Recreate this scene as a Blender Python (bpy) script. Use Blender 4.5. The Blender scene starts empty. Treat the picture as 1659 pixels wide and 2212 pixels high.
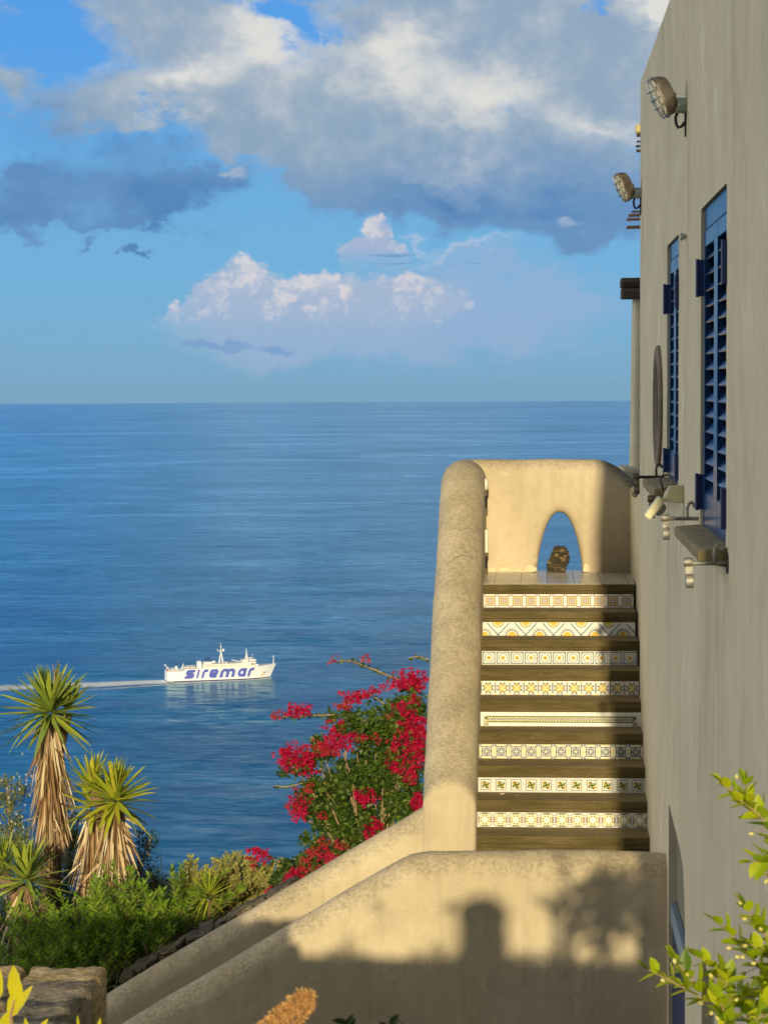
import bpy, bmesh, math, random
import numpy as np
from mathutils import Vector, Matrix, noise as mnoise
R = math.radians
scene = bpy.context.scene
COL = scene.collection

# ------------------------------------------------------------------ camera
F = 4920.0                       # focal length in units of a 1659 x 2212 frame
CX, CY = 829.5, 1106.0
VPX, VPY = 1150.0, 829.0         # where the +Y direction falls in that frame
ROLL = 0.0050
_u, _v = (VPX - CX) / F, (CY - VPY) / F
dY = Vector((_u, _v, -1)).normalized()
zx, zy = -math.sin(ROLL), math.cos(ROLL)
dZ = Vector((zx, zy, _u * zx + _v * zy)).normalized()
dX = dY.cross(dZ)
W2C = Matrix((dX, dY, dZ)).transposed()
C2W = W2C.transposed()
cam_d = bpy.data.cameras.new('camera'); cam = bpy.data.objects.new('camera', cam_d); COL.objects.link(cam)
cam.matrix_world = C2W.to_4x4()
cam_d.sensor_fit = 'VERTICAL'; cam_d.sensor_height = 36.0; cam_d.lens = 36.0 * F / 2212.0
cam_d.clip_start = 0.05; cam_d.clip_end = 200000.0
cam_d.dof.use_dof = True; cam_d.dof.focus_distance = 15.0; cam_d.dof.aperture_fstop = 26.0
scene.camera = cam

def ray(px, py):
    return (C2W @ Vector(((px - CX) / F, (CY - py) / F, -1))).normalized()
def at(px, py, Y):
    """the point that stands Y metres ahead along a sight line (used to survey the place)"""
    d = ray(px, py); return d * (Y / d.y)
def onX(px, py, X):
    d = ray(px, py); return d * (X / d.x)

# ------------------------------------------------------------------ light
SUN_EL, SUN_AZ = R(12.3), 0.0174     # low sun behind the camera, a touch to the east of it
scene.view_settings.view_transform = 'Standard'; scene.view_settings.look = 'None'
scene.view_settings.gamma = 1.0; scene.view_settings.use_curve_mapping = False
scene.view_settings.exposure = 0.55
scene.cycles.max_bounces = 6; scene.cycles.diffuse_bounces = 3; scene.cycles.glossy_bounces = 3; scene.cycles.transmission_bounces = 4; scene.cycles.transparent_max_bounces = 6
scene.cycles.use_adaptive_sampling = True; scene.cycles.adaptive_threshold = 0.02
sl = bpy.data.lights.new('sun', 'SUN'); sl.energy = 3.15; sl.angle = R(0.53); sl.color = (1.0, 0.82, 0.51)
so = bpy.data.objects.new('sun', sl); COL.objects.link(so)
sdir = Vector((math.sin(SUN_AZ) * math.cos(SUN_EL), -math.cos(SUN_AZ) * math.cos(SUN_EL), math.sin(SUN_EL)))
so.rotation_euler = sdir.to_track_quat('Z', 'Y').to_euler(); so.location = sdir * 50

# ------------------------------------------------------------------ node helpers
class NT:
    def __init__(s, tree): s.t = tree; s.n = tree.nodes; s.l = tree.links
    def new(s, typ, **kw):
        n = s.n.new(typ)
        for k, v in kw.items(): setattr(n, k, v)
        return n
    def put(s, sock, v):
        if v is None: return
        if isinstance(v, bpy.types.NodeSocket): s.l.new(v, sock)
        else:
            if hasattr(sock.default_value, '__len__') and not hasattr(v, '__len__'): v = [v] * len(sock.default_value)
            if hasattr(v, '__len__') and len(sock.default_value) == 4 and len(v) == 3: v = (*v, 1)
            sock.default_value = v
    def math(s, op, a, b=None, c=None, clamp=False):
        n = s.new('ShaderNodeMath', operation=op, use_clamp=clamp)
        s.put(n.inputs[0], a)
        if b is not None: s.put(n.inputs[1], b)
        if c is not None: s.put(n.inputs[2], c)
        return n.outputs[0]
    def vmath(s, op, a, b=None):
        n = s.new('ShaderNodeVectorMath', operation=op); s.put(n.inputs[0], a)
        if b is not None: s.put(n.inputs[1], b)
        return n.outputs['Value'] if op in ('LENGTH', 'DOT_PRODUCT', 'DISTANCE') else n.outputs[0]
    def mapping(s, vec, loc=(0, 0, 0), rot=(0, 0, 0), scale=(1, 1, 1), typ='POINT'):
        n = s.new('ShaderNodeMapping', vector_type=typ); s.put(n.inputs[0], vec)
        n.inputs['Location'].default_value = loc; n.inputs['Rotation'].default_value = rot; n.inputs['Scale'].default_value = scale
        return n.outputs[0]
    def noise(s, vec, scale, detail=4, rough=0.55, dist=0.0):
        n = s.new('ShaderNodeTexNoise'); s.put(n.inputs['Vector'], vec)
        n.inputs['Scale'].default_value = scale; n.inputs['Detail'].default_value = detail
        n.inputs['Roughness'].default_value = rough; n.inputs['Distortion'].default_value = dist
        return n.outputs['Fac']
    def ramp(s, v, a, b, lo=0.0, hi=1.0, smooth=True):
        n = s.new('ShaderNodeMapRange', interpolation_type='SMOOTHSTEP' if smooth else 'LINEAR'); s.put(n.inputs[0], v)
        for i, x in enumerate((a, b, lo, hi)): s.put(n.inputs[i + 1], x)
        return n.outputs[0]
    def mix(s, f, a, b, typ='MIX'):
        n = s.new('ShaderNodeMix', data_type='RGBA', blend_type=typ); s.put(n.inputs[0], f)
        s.put(n.inputs[6], a); s.put(n.inputs[7], b); return n.outputs[2]
    def bump(s, h, strength, dist, normal=None):
        n = s.new('ShaderNodeBump'); n.inputs['Strength'].default_value = strength; n.inputs['Distance'].default_value = dist
        s.put(n.inputs['Height'], h)
        if normal is not None: s.put(n.inputs['Normal'], normal)
        return n.outputs[0]

def new_mat(name):
    m = bpy.data.materials.new(name); m.use_nodes = True; t = NT(m.node_tree)
    for n in list(t.n): t.n.remove(n)
    out = t.new('ShaderNodeOutputMaterial'); p = t.new('ShaderNodeBsdfPrincipled'); t.l.new(p.outputs[0], out.inputs[0])
    return m, t, p, out
def pos(t): return t.new('ShaderNodeNewGeometry').outputs['Position']

# ------------------------------------------------------------------ sky with clouds
def lin(c): return tuple(((x / 255 + .055) / 1.055) ** 2.4 if x > 10 else x / 255 / 12.92 for x in c)
world = bpy.data.worlds.new('World'); scene.world = world; world.use_nodes = True
w = NT(world.node_tree)
for n in list(w.n): w.n.remove(n)
w_out = w.new('ShaderNodeOutputWorld'); bg = w.new('ShaderNodeBackground'); w.l.new(bg.outputs[0], w_out.inputs[0])
sky = w.new('ShaderNodeTexSky', sky_type='NISHITA', sun_disc=False)
sky.sun_elevation = SUN_EL; sky.sun_rotation = math.pi - SUN_AZ
sky.altitude = 215; sky.air_density = 1.0; sky.dust_density = 0.6; sky.ozone_density = 2.5
SKY_STRENGTH = 0.12
bg.inputs[1].default_value = SKY_STRENGTH
gen = w.new('ShaderNodeTexCoord').outputs['Generated']
sep = w.new('ShaderNodeSeparateXYZ'); w.l.new(gen, sep.inputs[0])
az = w.math('ARCTAN2', sep.outputs[0], sep.outputs[1]); el = w.math('ARCSINE', sep.outputs[2])
cmb = w.new('ShaderNodeCombineXYZ'); w.l.new(az, cmb.inputs[0]); w.l.new(el, cmb.inputs[1])
AE = w.vmath('SCALE', cmb.outputs[0]); AE.node.inputs['Scale'].default_value = 10.0    # tenths of a radian
n1c = w.new('ShaderNodeTexNoise'); w.l.new(w.mapping(AE, scale=(1, 1.7, 1)), n1c.inputs['Vector'])
n1c.inputs['Scale'].default_value = 2.3; n1c.inputs['Detail'].default_value = 6; n1c.inputs['Roughness'].default_value = .58
warp = w.vmath('SCALE', w.vmath('SUBTRACT', n1c.outputs['Color'], (.5, .5, .5))); warp.node.inputs['Scale'].default_value = .55
n2c = w.new('ShaderNodeTexNoise'); w.l.new(AE, n2c.inputs['Vector'])
n2c.inputs['Scale'].default_value = 11; n2c.inputs['Detail'].default_value = 5; n2c.inputs['Roughness'].default_value = .6
warp2 = w.vmath('SCALE', w.vmath('SUBTRACT', n2c.outputs['Color'], (.5, .5, .5))); warp2.node.inputs['Scale'].default_value = .12
PW = w.vmath('ADD', w.vmath('ADD', AE, warp), warp2)       # softly torn clouds
PS = w.vmath('ADD', w.vmath('ADD', AE, w.vmath('SCALE', warp)), warp2)  # crisp cumulus
PS.node.inputs[0].links[0].from_node.inputs[1].links[0].from_node.inputs['Scale'].default_value = .16
def dirc(px, py): return ((px - VPX) / F * 10, (VPY - py) / F * 10)
def blobs(P, lst, op='ADD'):
    acc = None
    for b in lst:
        px, py, rx, ry = b[:4]; rot = b[4] if len(b) > 4 else 0; amp = b[5] if len(b) > 5 else 1
        c = dirc(px, py)
        m = w.mapping(P, loc=(*c, 0), rot=(0, 0, R(rot)), scale=(rx / F * 10, ry / F * 10, 1), typ='TEXTURE')
        g = w.new('ShaderNodeTexGradient', gradient_type='QUADRATIC_SPHERE' if op == 'ADD' else 'SPHERICAL'); w.l.new(m, g.inputs[0])
        o = g.outputs['Fac']
        if amp != 1: o = w.math('MULTIPLY', o, amp)
        acc = o if acc is None else w.math('ADD' if op == 'ADD' else 'MAXIMUM', acc, o)
    return acc
fine = w.noise(w.mapping(AE, scale=(1, 1.5, 1)), 6.5, 7, .6)
big = w.noise(w.mapping(AE, loc=(3, 1, 0), scale=(1, 1.9, 1)), 1.6, 5, .55)
skyc = w.mix(1.0, sky.outputs[0], (0.50, 0.72, 1.04), 'MULTIPLY')
# overhead the sky deepens
skyc = w.mix(w.ramp(el, .35, .95, 0, .6), skyc, (0, 0, 0))
# a brighter, milky band towards the horizon
hz = w.ramp(el, 0.11, -0.01)
K = 1.0 / SKY_STRENGTH / (2 ** scene.view_settings.exposure)
def sc(rgb, k=1.0): return tuple(x * K * k for x in lin(rgb))
tone = w.mix(w.ramp(el, 0.06, 0.17), sc((98, 163, 210)), sc((74, 148, 222)))
tone = w.mix(w.ramp(el, 0.045, -0.012), tone, sc((116, 163, 198)))
skyc = w.mix(w.ramp(el, .22, .5, .85, .1), skyc, tone)
# grey-white deck (upper part), with blue holes
deck = blobs(PW, [(330, 60, 420, 230), (700, 120, 520, 250), (560, 260, 330, 160), (1050, 90, 560, 330), (1330, 210, 420, 330), (920, 330, 420, 200), (1180, 420, 380, 170),
                  (20, 180, 170, 130, 0, .9), (60, 60, 90, 60, 0, .5), (200, 250, 260, 110, 0, .6), (470, 330, 260, 70, 0, .5), (640, 360, 260, 60, 0, .5), (1420, 30, 300, 200), (1300, 460, 300, 120, 0, .8), (930, 400, 460, 100, -3, 1.0), (680, 345, 300, 80, -8, .7), (1120, 420, 460, 100, 0, 1.0), (1200, 505, 260, 45, 0, .5), (760, -250, 1400, 330), (2000, 200, 800, 500), (330, 230, 330, 120, 0, .5)])
holes = blobs(PW, [(520, -10, 120, 75), (690, 110, 150, 95, 30), (640, 60, 110, 70), (130, 90, 170, 140), (300, 330, 330, 90, 0, .8), (1300, 60, 90, 40, 0, .8), (30, 300, 110, 50, 0, .7), (560, 350, 150, 30, 0, .5)])
dk = w.math('SUBTRACT', deck, w.math('MULTIPLY', holes, 1.1))
dmask = w.ramp(w.math('ADD', dk, w.math('MULTIPLY', w.math('SUBTRACT', fine, .5), .75)), .06, .66)
elsewhere = w.math('MULTIPLY', w.ramp(w.noise(w.mapping(AE, loc=(7, 0, 0), scale=(.28, .6, 1)), .8, 6, .6), .22, .50),
                   w.math('ADD', w.ramp(sep.outputs[1], .75, .1), w.math('MULTIPLY', w.ramp(el, .2, .4), .25), clamp=True))
lite = blobs(PW, [(600, 110, 210, 150), (420, 190, 160, 110), (860, 130, 260, 140, 0, .8), (1050, 230, 260, 130, 0, .9), (1000, 370, 220, 70, 0, .8), (1420, 20, 180, 90, 0, 1.6), (1290, 290, 200, 90, 0, .6), (200, 150, 90, 60)])
lite = w.ramp(w.math('ADD', lite, w.math('MULTIPLY', w.math('SUBTRACT', w.noise(AE, 5, 6, .6), .5), 1.2)), -.16, .80)
low = w.ramp(w.math('ADD', el, w.math('MULTIPLY', w.math('SUBTRACT', big, .5), .05)), 0.118, 0.072)
dcol = w.mix(lite, sc((146, 168, 189)), sc((226, 223, 216)))
dcol = w.mix(w.math('MULTIPLY', low, .92), dcol, sc((100, 143, 190)))
skyc = w.mix(w.math('MULTIPLY', dmask, .94), skyc, dcol)
# blue shadowed clouds
dark = blobs(PW, [(110, 400, 380, 120, 8), (330, 400, 290, 130, -12), (60, 445, 200, 50), (420, 410, 150, 75, 20), (270, 470, 220, 40, 0), (60, 350, 160, 60, 20, .8), (130, 255, 280, 80, 0, .40), (360, 300, 300, 60, 0, .42), (480, 390, 140, 70, 0, .8), (310, 548, 34, 20, 10, 1.3), (200, 515, 60, 20, 30, .8),
                  (960, 420, 330, 46, -3, .8), (1150, 445, 330, 46, 0, .7)])
kmask = w.ramp(w.math('ADD', dark, w.math('MULTIPLY', w.math('SUBTRACT', fine, .5), .50)), .03, .72)
skyc = w.mix(w.math('MULTIPLY', kmask, .88), skyc, w.mix(w.ramp(big, .35, .65), sc((78, 125, 178)), sc((104, 146, 192))))
puff = blobs(PW, [(505, 380, 55, 42), (1240, 470, 70, 32, 0, .8), (1420, 470, 60, 20, 0, .5)])
skyc = w.mix(w.math('MULTIPLY', w.ramp(w.math('ADD', puff, w.math('MULTIPLY', w.math('SUBTRACT', fine, .5), .8)), .1, .8), .8), skyc, sc((165, 183, 208)))
side = w.ramp(sep.outputs[0], -.54, -1.0, .09, 3.4)  # unseen side sky boosted and rear sky dimmed, added fill for the shaded walls
bright = w.vmath('SCALE', sc((248, 241, 224), 1.0)); w.l.new(side, bright.node.inputs['Scale'])
skyc = w.mix(w.math('MULTIPLY', elsewhere, .9), skyc, bright)
# cumulus bank over the horizon
vor = w.new('ShaderNodeTexVoronoi', feature='SMOOTH_F1'); w.l.new(w.vmath('ADD', PS, w.vmath('SCALE', warp2)), vor.inputs['Vector'])
vor.inputs['Scale'].default_value = 8.0; vor.inputs['Smoothness'].default_value = .35; vor.inputs['Detail'].default_value = 2.0
bulge = w.math('SUBTRACT', .55, vor.outputs['Distance'])
veil = blobs(PW, [(900, 690, 620, 170, 0, 1.7), (600, 700, 360, 130, 0, 1.4), (1100, 650, 460, 150, 0, 1.4), (960, 560, 330, 60, 0, .5), (120, 728, 130, 26, 0, .35), (270, 745, 130, 30, 0, .3)])
skyc = w.mix(w.math('MULTIPLY', w.ramp(w.math('ADD', veil, w.math('MULTIPLY', w.math('SUBTRACT', fine, .5), .5)), .1, .9), .62), skyc, sc((156, 178, 212)))
def cumulus(lst, lo, hi, base_py, top_py):
    global skyc
    f = w.math('ADD', blobs(PS, lst, 'MAX'), w.math('MULTIPLY', bulge, .26))
    m = w.ramp(f, .10, .34)
    base = w.ramp(el, (VPY - base_py) / F, (VPY - top_py) / F)
    shade = w.ramp(w.math('ADD', w.math('MULTIPLY', bulge, 1.1), w.math('MULTIPLY', base, .75)), .0, .85)
    c = w.mix(shade, sc(lo), sc(hi))
    skyc = w.mix(w.math('MULTIPLY', m, w.ramp(base, 0.0, .85, .15, .88)), skyc, c)
cumulus([(470, 735, 140, 60), (620, 740, 200, 60), (760, 700, 240, 90), (522, 600, 86, 66), (475, 640, 100, 75), (420, 680, 90, 66), (560, 655, 150, 90), (618, 640, 66, 56), (690, 640, 120, 76), (780, 640, 140, 74), (880, 650, 190, 76), (600, 710, 330, 100)], (166, 184, 210), (222, 215, 216), 775, 590)
cumulus([(795, 548, 88, 58), (822, 505, 50, 52), (850, 555, 66, 46)], (170, 182, 210), (222, 216, 216), 600, 495)
wisp = w.ramp(w.math('ADD', blobs(PW, [(1010, 545, 230, 36, 0, 1), (930, 510, 60, 26, -20, .9), (650, 590, 90, 14, 0, .6)]), w.math('MULTIPLY', w.math('SUBTRACT', fine, .5), .9)), .12, .8)
skyc = w.mix(w.math('MULTIPLY', wisp, .6), skyc, sc((184, 198, 220)))
strk = w.ramp(w.noise(w.mapping(AE, loc=(1, 4, 0), scale=(.6, 7, 1)), 4, 4, .6), .58, .70)
strkm = w.math('MULTIPLY', strk, blobs(AE, [(800, 560, 330, 60, 0, 1.4), (1000, 570, 330, 60, 0, 1.2)]))
skyc = w.mix(w.math('MULTIPLY', strkm, .8, clamp=True), skyc, sc((112, 158, 200)))
foot = w.ramp(w.math('ADD', blobs(PS, [(440, 735, 90, 26, 0, 1.2), (500, 742, 80, 22, 0, 1.2), (590, 752, 90, 18, 0, 1.0)]), w.math('MULTIPLY', w.math('SUBTRACT', fine, .5), 1.1)), .12, .70)
skyc = w.mix(w.math('MULTIPLY', foot, .62), skyc, sc((112, 154, 202)))
w.l.new(skyc, bg.inputs[0])

# ------------------------------------------------------------------ object helpers
def link(name, me, parent=None, loc=None):
    o = bpy.data.objects.new(name, me); COL.objects.link(o)
    if parent is not None: o.parent = parent
    if loc is not None: o.location = loc
    return o
def tag(o, label=None, cat=None, group=None, kind=None):
    if label: o['label'] = label
    if cat: o['category'] = cat
    if group: o['group'] = group
    if kind: o['kind'] = kind
    return o
def thing(name, label, cat, loc=(0, 0, 0), group=None, rot=None):
    o = link(name, None, None, loc)
    if rot is not None: o.rotation_euler = rot
    return tag(o, label, cat, group)
class MB:
    """collects faces for one mesh"""
    def __init__(s): s.v = []; s.f = []; s.m = []; s.mi = 0
    def add(s, verts, faces, mi=None):
        k = len(s.v); s.v += [tuple(x) for x in verts]; s.f += [tuple(i + k for i in f) for f in faces]
        s.m += [s.mi if mi is None else mi] * len(faces)
    def box(s, a, b, mi=None):
        x0, y0, z0 = a; x1, y1, z1 = b
        s.add([(x0,y0,z0),(x1,y0,z0),(x1,y1,z0),(x0,y1,z0),(x0,y0,z1),(x1,y0,z1),(x1,y1,z1),(x0,y1,z1)],
              [(0,3,2,1),(4,5,6,7),(0,1,5,4),(1,2,6,5),(2,3,7,6),(3,0,4,7)], mi)
    def obox(s, M, size, mi=None):
        hx, hy, hz_ = [q / 2 for q in size]
        k = [M @ Vector(p) for p in [(-hx,-hy,-hz_),(hx,-hy,-hz_),(hx,hy,-hz_),(-hx,hy,-hz_),(-hx,-hy,hz_),(hx,-hy,hz_),(hx,hy,hz_),(-hx,hy,hz_)]]
        s.add(k, [(0,3,2,1),(4,5,6,7),(0,1,5,4),(1,2,6,5),(2,3,7,6),(3,0,4,7)], mi)
    def tube(s, pts, r, n=8, mi=None, cap=True):
        pts = [Vector(p) for p in pts]; rs = r if hasattr(r, '__len__') else [r] * len(pts)
        rings = []; up = None
        for i, p in enumerate(pts):
            d = (pts[min(i + 1, len(pts) - 1)] - pts[max(i - 1, 0)]).normalized()
            if up is None: up = Vector((0, 0, 1)) if abs(d.z) < .9 else Vector((1, 0, 0))
            a = d.cross(up).normalized(); b = a.cross(d).normalized(); up = b
            rings.append([p + (a * math.cos(t) + b * math.sin(t)) * rs[i] for t in [2 * math.pi * k / n for k in range(n)]])
        vs = [q for r_ in rings for q in r_]
        fs = [(i * n + k, i * n + (k + 1) % n, (i + 1) * n + (k + 1) % n, (i + 1) * n + k) for i in range(len(pts) - 1) for k in range(n)]
        if cap: fs += [tuple(range(n - 1, -1, -1)), tuple((len(pts) - 1) * n + k for k in range(n))]
        s.add(vs, fs, mi)
    def lathe(s, prof, M=Matrix(), n=24, mi=None, sx=1, sy=1):
        vs = []; 
        for r_, z in prof: vs += [M @ Vector((r_ * sx * math.cos(2 * math.pi * k / n), r_ * sy * math.sin(2 * math.pi * k / n), z)) for k in range(n)]
        fs = [(i * n + k, i * n + (k + 1) % n, (i + 1) * n + (k + 1) % n, (i + 1) * n + k) for i in range(len(prof) - 1) for k in range(n)]
        s.add(vs, fs, mi)
    def build(s, name, mats, parent=None, smooth=False, bevel=0, loc=None, auto=None):
        me = bpy.data.meshes.new(name); me.from_pydata(s.v, [], s.f)
        for m in (mats if isinstance(mats, (list, tuple)) else [mats]): me.materials.append(m)
        if s.m and max(s.m) > 0: me.polygons.foreach_set('material_index', s.m)
        me.update()
        if smooth: me.polygons.foreach_set('use_smooth', [True] * len(me.polygons))
        if auto is not None:
            me.polygons.foreach_set('use_smooth', [True] * len(me.polygons)); me.set_sharp_from_angle(angle=R(auto))
        o = link(name, me, parent, loc)
        if bevel:
            b = o.modifiers.new('bevel', 'BEVEL'); b.width = bevel; b.segments = 2; b.limit_method = 'ANGLE'
        return o
def outward(o):
    bm = bmesh.new(); bm.from_mesh(o.data); bmesh.ops.recalc_face_normals(bm, faces=bm.faces); bm.to_mesh(o.data); bm.free(); return o
def rng(seed): return random.Random(seed)

# ------------------------------------------------------------------ materials
def plaster(name, col, col2, stain, lichen=.68, streak=.6, bump=1.0, specks=1.0):
    m, t, p, out = new_mat(name); P = pos(t)
    a = t.noise(P, 1.6, 6, .6); b = t.noise(t.mapping(P, scale=(5, 5, .45)), 2.2, 5, .6)
    c = t.mix(t.ramp(a, .3, .7), col, col2)
    c = t.mix(t.math('MULTIPLY', t.ramp(b, .45, .75), streak * .55), c, stain)
    fine = t.noise(P, 60, 4, .7); mid = t.noise(P, 14, 6, .7, .4)
    c = t.mix(t.math('MULTIPLY', t.ramp(mid, .5, .72), .16 * specks), c, stain)
    nz = t.new('ShaderNodeSeparateXYZ'); t.l.new(t.new('ShaderNodeNewGeometry').outputs['Normal'], nz.inputs[0])
    top = t.ramp(t.math('ADD', nz.outputs[2], t.math('MULTIPLY', t.math('SUBTRACT', t.noise(P, 3.5, 4, .6), .5), .9)), .02, .55)
    sp = t.ramp(t.math('ADD', t.math('MULTIPLY', t.noise(P, 48, 6, .78), .75), t.math('MULTIPLY', t.noise(P, 5, 3, .6), .25)), .40, .66)
    c = t.mix(t.math('MULTIPLY', t.math('MULTIPLY', top, sp), lichen), c, (.17, .138, .088))
    c = t.mix(t.math('MULTIPLY', t.math('MULTIPLY', top, t.ramp(t.noise(P, 22, 4, .7), .55, .7)), lichen * .35), c, (.50, .44, .32))
    vo = t.new('ShaderNodeTexVoronoi', feature='DISTANCE_TO_EDGE'); t.l.new(t.vmath('ADD', P, t.mapping(t.noise(P, 6, 4, .6), scale=(.25, .25, .25))), vo.inputs['Vector']); vo.inputs['Scale'].default_value = .9
    crack = t.math('MULTIPLY', t.ramp(vo.outputs['Distance'], .006, .0), t.ramp(t.noise(P, 1.1, 2), .52, .60))
    c = t.mix(t.math('MULTIPLY', crack, .55), c, (.16, .12, .08))
    blot = t.ramp(t.noise(P, 4.2, 6, .65, .8), .50, .72); c = t.mix(t.math('MULTIPLY', blot, .28 * specks), c, (.42, .33, .19))
    lite_ = t.ramp(t.noise(t.mapping(P, loc=(9, 3, 1)), 7, 6, .7, .5), .60, .74); c = t.mix(t.math('MULTIPLY', lite_, .45 * specks), c, (.74, .65, .46))
    pit = t.ramp(t.noise(P, 85, 3, .6), .66, .74)
    c = t.mix(t.math('MULTIPLY', pit, .45 * specks), c, (.12, .10, .07))
    t.l.new(c, p.inputs['Base Color']); p.inputs['Roughness'].default_value = .92; p.inputs['Specular IOR Level'].default_value = .2
    h = t.math('ADD', t.math('MULTIPLY', fine, .35), t.math('ADD', mid, t.math('MULTIPLY', t.noise(P, 3, 3), 2.0)))
    t.l.new(t.bump(h, .5 * bump, .012), p.inputs['Normal'])
    return m
M_par = plaster('warm_plaster', (.60, .52, .365), (.50, .425, .29), (.32, .265, .175))
def house_plaster():
    m, t, p, out = new_mat('house_plaster'); P = pos(t)
    a = t.noise(P, .9, 5, .55)
    wp = t.vmath('ADD', P, t.mapping(t.noise(P, 1.5, 3, .5), scale=(0, .25, 0))); b = t.noise(t.mapping(wp, scale=(1, .8, .5)), 2.6, 6, .66); b2 = t.noise(t.mapping(wp, loc=(3, 1, 2), scale=(1, 1.0, .55)), 5.0, 6, .68)
    c = t.mix(t.ramp(a, .3, .7), (.56, .515, .37), (.58, .52, .39))
    pm = t.ramp(t.noise(t.mapping(P, scale=(1, .5, .4)), 1.3, 3), .35, .62); c = t.mix(t.math('MULTIPLY', t.math('MULTIPLY', t.ramp(b, .44, .72), .6), pm), c, (.36, .32, .23))
    c = t.mix(t.math('MULTIPLY', t.math('MULTIPLY', t.ramp(b2, .48, .72), .55), t.math('SUBTRACT', 1.15, pm)), c, (.76, .73, .58)); c = t.mix(t.math('MULTIPLY', t.ramp(t.noise(P, 5, 5, .65), .45, .7), .22), c, (.42, .38, .28))
    sz = t.new('ShaderNodeSeparateXYZ'); t.l.new(P, sz.inputs[0])
    lowz = t.math('MULTIPLY', t.ramp(sz.outputs[2], -.4, -2.2), t.ramp(t.noise(t.mapping(P, scale=(3, 3, .3)), 1.5, 4), .4, .6))
    c = t.mix(t.math('MULTIPLY', lowz, .4), c, (.56, .45, .36))
    col_ = t.noise(t.mapping(P, scale=(1, 9, .35)), 3, 4, .6)
    for yc_, wd_, zt_, zb_, k_, cc_ in ((9.55, .85, -.70, -2.6, .55, (.20, .19, .13)), (12.3, .65, -.60, -1.9, .5, (.22, .19, .14)), (11.05, .07, 1.28, -.2, .7, (.33, .20, .12)), (15.6, .12, 1.2, 0, .5, (.33, .22, .14)), (8.6, .10, 1.6, -.4, .25, (.26, .22, .15)), (10.85, .09, 2.0, 1.2, .35, (.26, .20, .14))):
        m1 = t.ramp(t.math('ABSOLUTE', t.math('SUBTRACT', sz.outputs[1], yc_)), wd_, wd_ * .35)
        m2 = t.math('MULTIPLY', t.ramp(sz.outputs[2], zb_, zt_), t.ramp(sz.outputs[2], zt_ + .03, zt_))
        c = t.mix(t.math('MULTIPLY', t.math('MULTIPLY', m1, m2), t.ramp(col_, .38, .66, 0, k_)), c, cc_)
    t.l.new(c, p.inputs['Base Color']); p.inputs['Roughness'].default_value = .95; p.inputs['Specular IOR Level'].default_value = .15
    h = t.math('ADD', t.math('MULTIPLY', t.noise(P, 70, 4, .7), .2), t.math('ADD', t.math('MULTIPLY', b, .3), t.math('MULTIPLY', t.noise(P, 2.2, 3), 3)))
    t.l.new(t.bump(h, .45, .010), p.inputs['Normal']); return m
M_house = house_plaster()
def simple(name, col, rough=.6, metal=0, var=.0, vscale=20, bump=0, bscale=60, spec=.5, col2=None, stretch=(1, 1, 1)):
    m, t, p, out = new_mat(name); P = t.mapping(pos(t), scale=stretch)
    if col2 is None: col2 = tuple(x * (1 - var) for x in col)
    t.l.new(t.mix(t.ramp(t.noise(P, vscale, 5, .65), .35, .68), col, col2), p.inputs['Base Color'])
    p.inputs['Roughness'].default_value = rough; p.inputs['Metallic'].default_value = metal; p.inputs['Specular IOR Level'].default_value = spec
    if bump: t.l.new(t.bump(t.noise(P, bscale, 6, .65), bump, .01), p.inputs['Normal'])
    return m
def step_mat():
    m, t, p, out = new_mat('mossy_concrete'); P = pos(t)
    a = t.noise(t.mapping(P, scale=(1, 3, 5)), 3.0, 6, .65); b = t.noise(t.mapping(P, scale=(.6, 2, 6)), 9, 6, .7); s = t.noise(P, 70, 3, .7)
    c = t.mix(t.ramp(a, .3, .7), (.078, .060, .020), (.150, .115, .050))
    c = t.mix(t.math('MULTIPLY', t.ramp(b, .45, .7), .55), c, (.085, .066, .022))
    c = t.mix(t.math('MULTIPLY', t.ramp(s, .62, .72), .5), c, (.46, .38, .23))
    c = t.mix(t.math('MULTIPLY', t.ramp(t.noise(P, 52, 3, .7), .63, .7), .6), c, (.05, .04, .02))
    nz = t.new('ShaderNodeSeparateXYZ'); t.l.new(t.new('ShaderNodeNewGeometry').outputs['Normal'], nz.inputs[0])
    c = t.mix(t.math('MULTIPLY', t.ramp(nz.outputs[2], .3, .8), .75), c, t.mix(t.ramp(b, .35, .7), (.30, .235, .12), (.20, .155, .07)))   # up-facing treads painted paler than the fronts to even out the grazing sun
    t.l.new(c, p.inputs['Base Color']); p.inputs['Roughness'].default_value = .9; p.inputs['Specular IOR Level'].default_value = .25
    t.l.new(t.bump(t.math('ADD', t.math('MULTIPLY', s, .4), b), .6, .008), p.inputs['Normal']); return m
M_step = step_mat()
def glaze(name, col, rough=.22): return simple(name, col, rough, var=.08, vscale=30, spec=.5)
M_white = glaze('tile_white', (.86, .86, .80)); M_yel = glaze('tile_yellow', (.74, .50, .07)); M_pale = glaze('tile_pale_yellow', (.80, .74, .47))
M_ora = glaze('tile_orange', (.62, .30, .03)); M_blk = glaze('tile_ink', (.025, .05, .09)); M_mar = glaze('tile_maroon', (.17, .05, .09))
M_pur = glaze('tile_violet', (.06, .03, .13)); M_grn = glaze('tile_green', (.09, .14, .03)); M_gry = glaze('tile_blue_green', (.16, .27, .33))
M_grout = simple('tile_grout', (.36, .30, .20), .9)
TM = [M_white, M_yel, M_pale, M_ora, M_blk, M_mar, M_pur, M_grn, M_gry]
WH, YE, PA, OR, BK, MA, PU, GN, GY = range(9)
M_blue = simple('blue_shutter_paint', (.008, .038, .135), .26, var=.25, vscale=9, spec=.35)
M_navy = simple('navy_hinge_paint', (.008, .030, .13), .45, var=.3, vscale=30)
M_dark = simple('dark_interior', (.006, .007, .010), .8)
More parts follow.
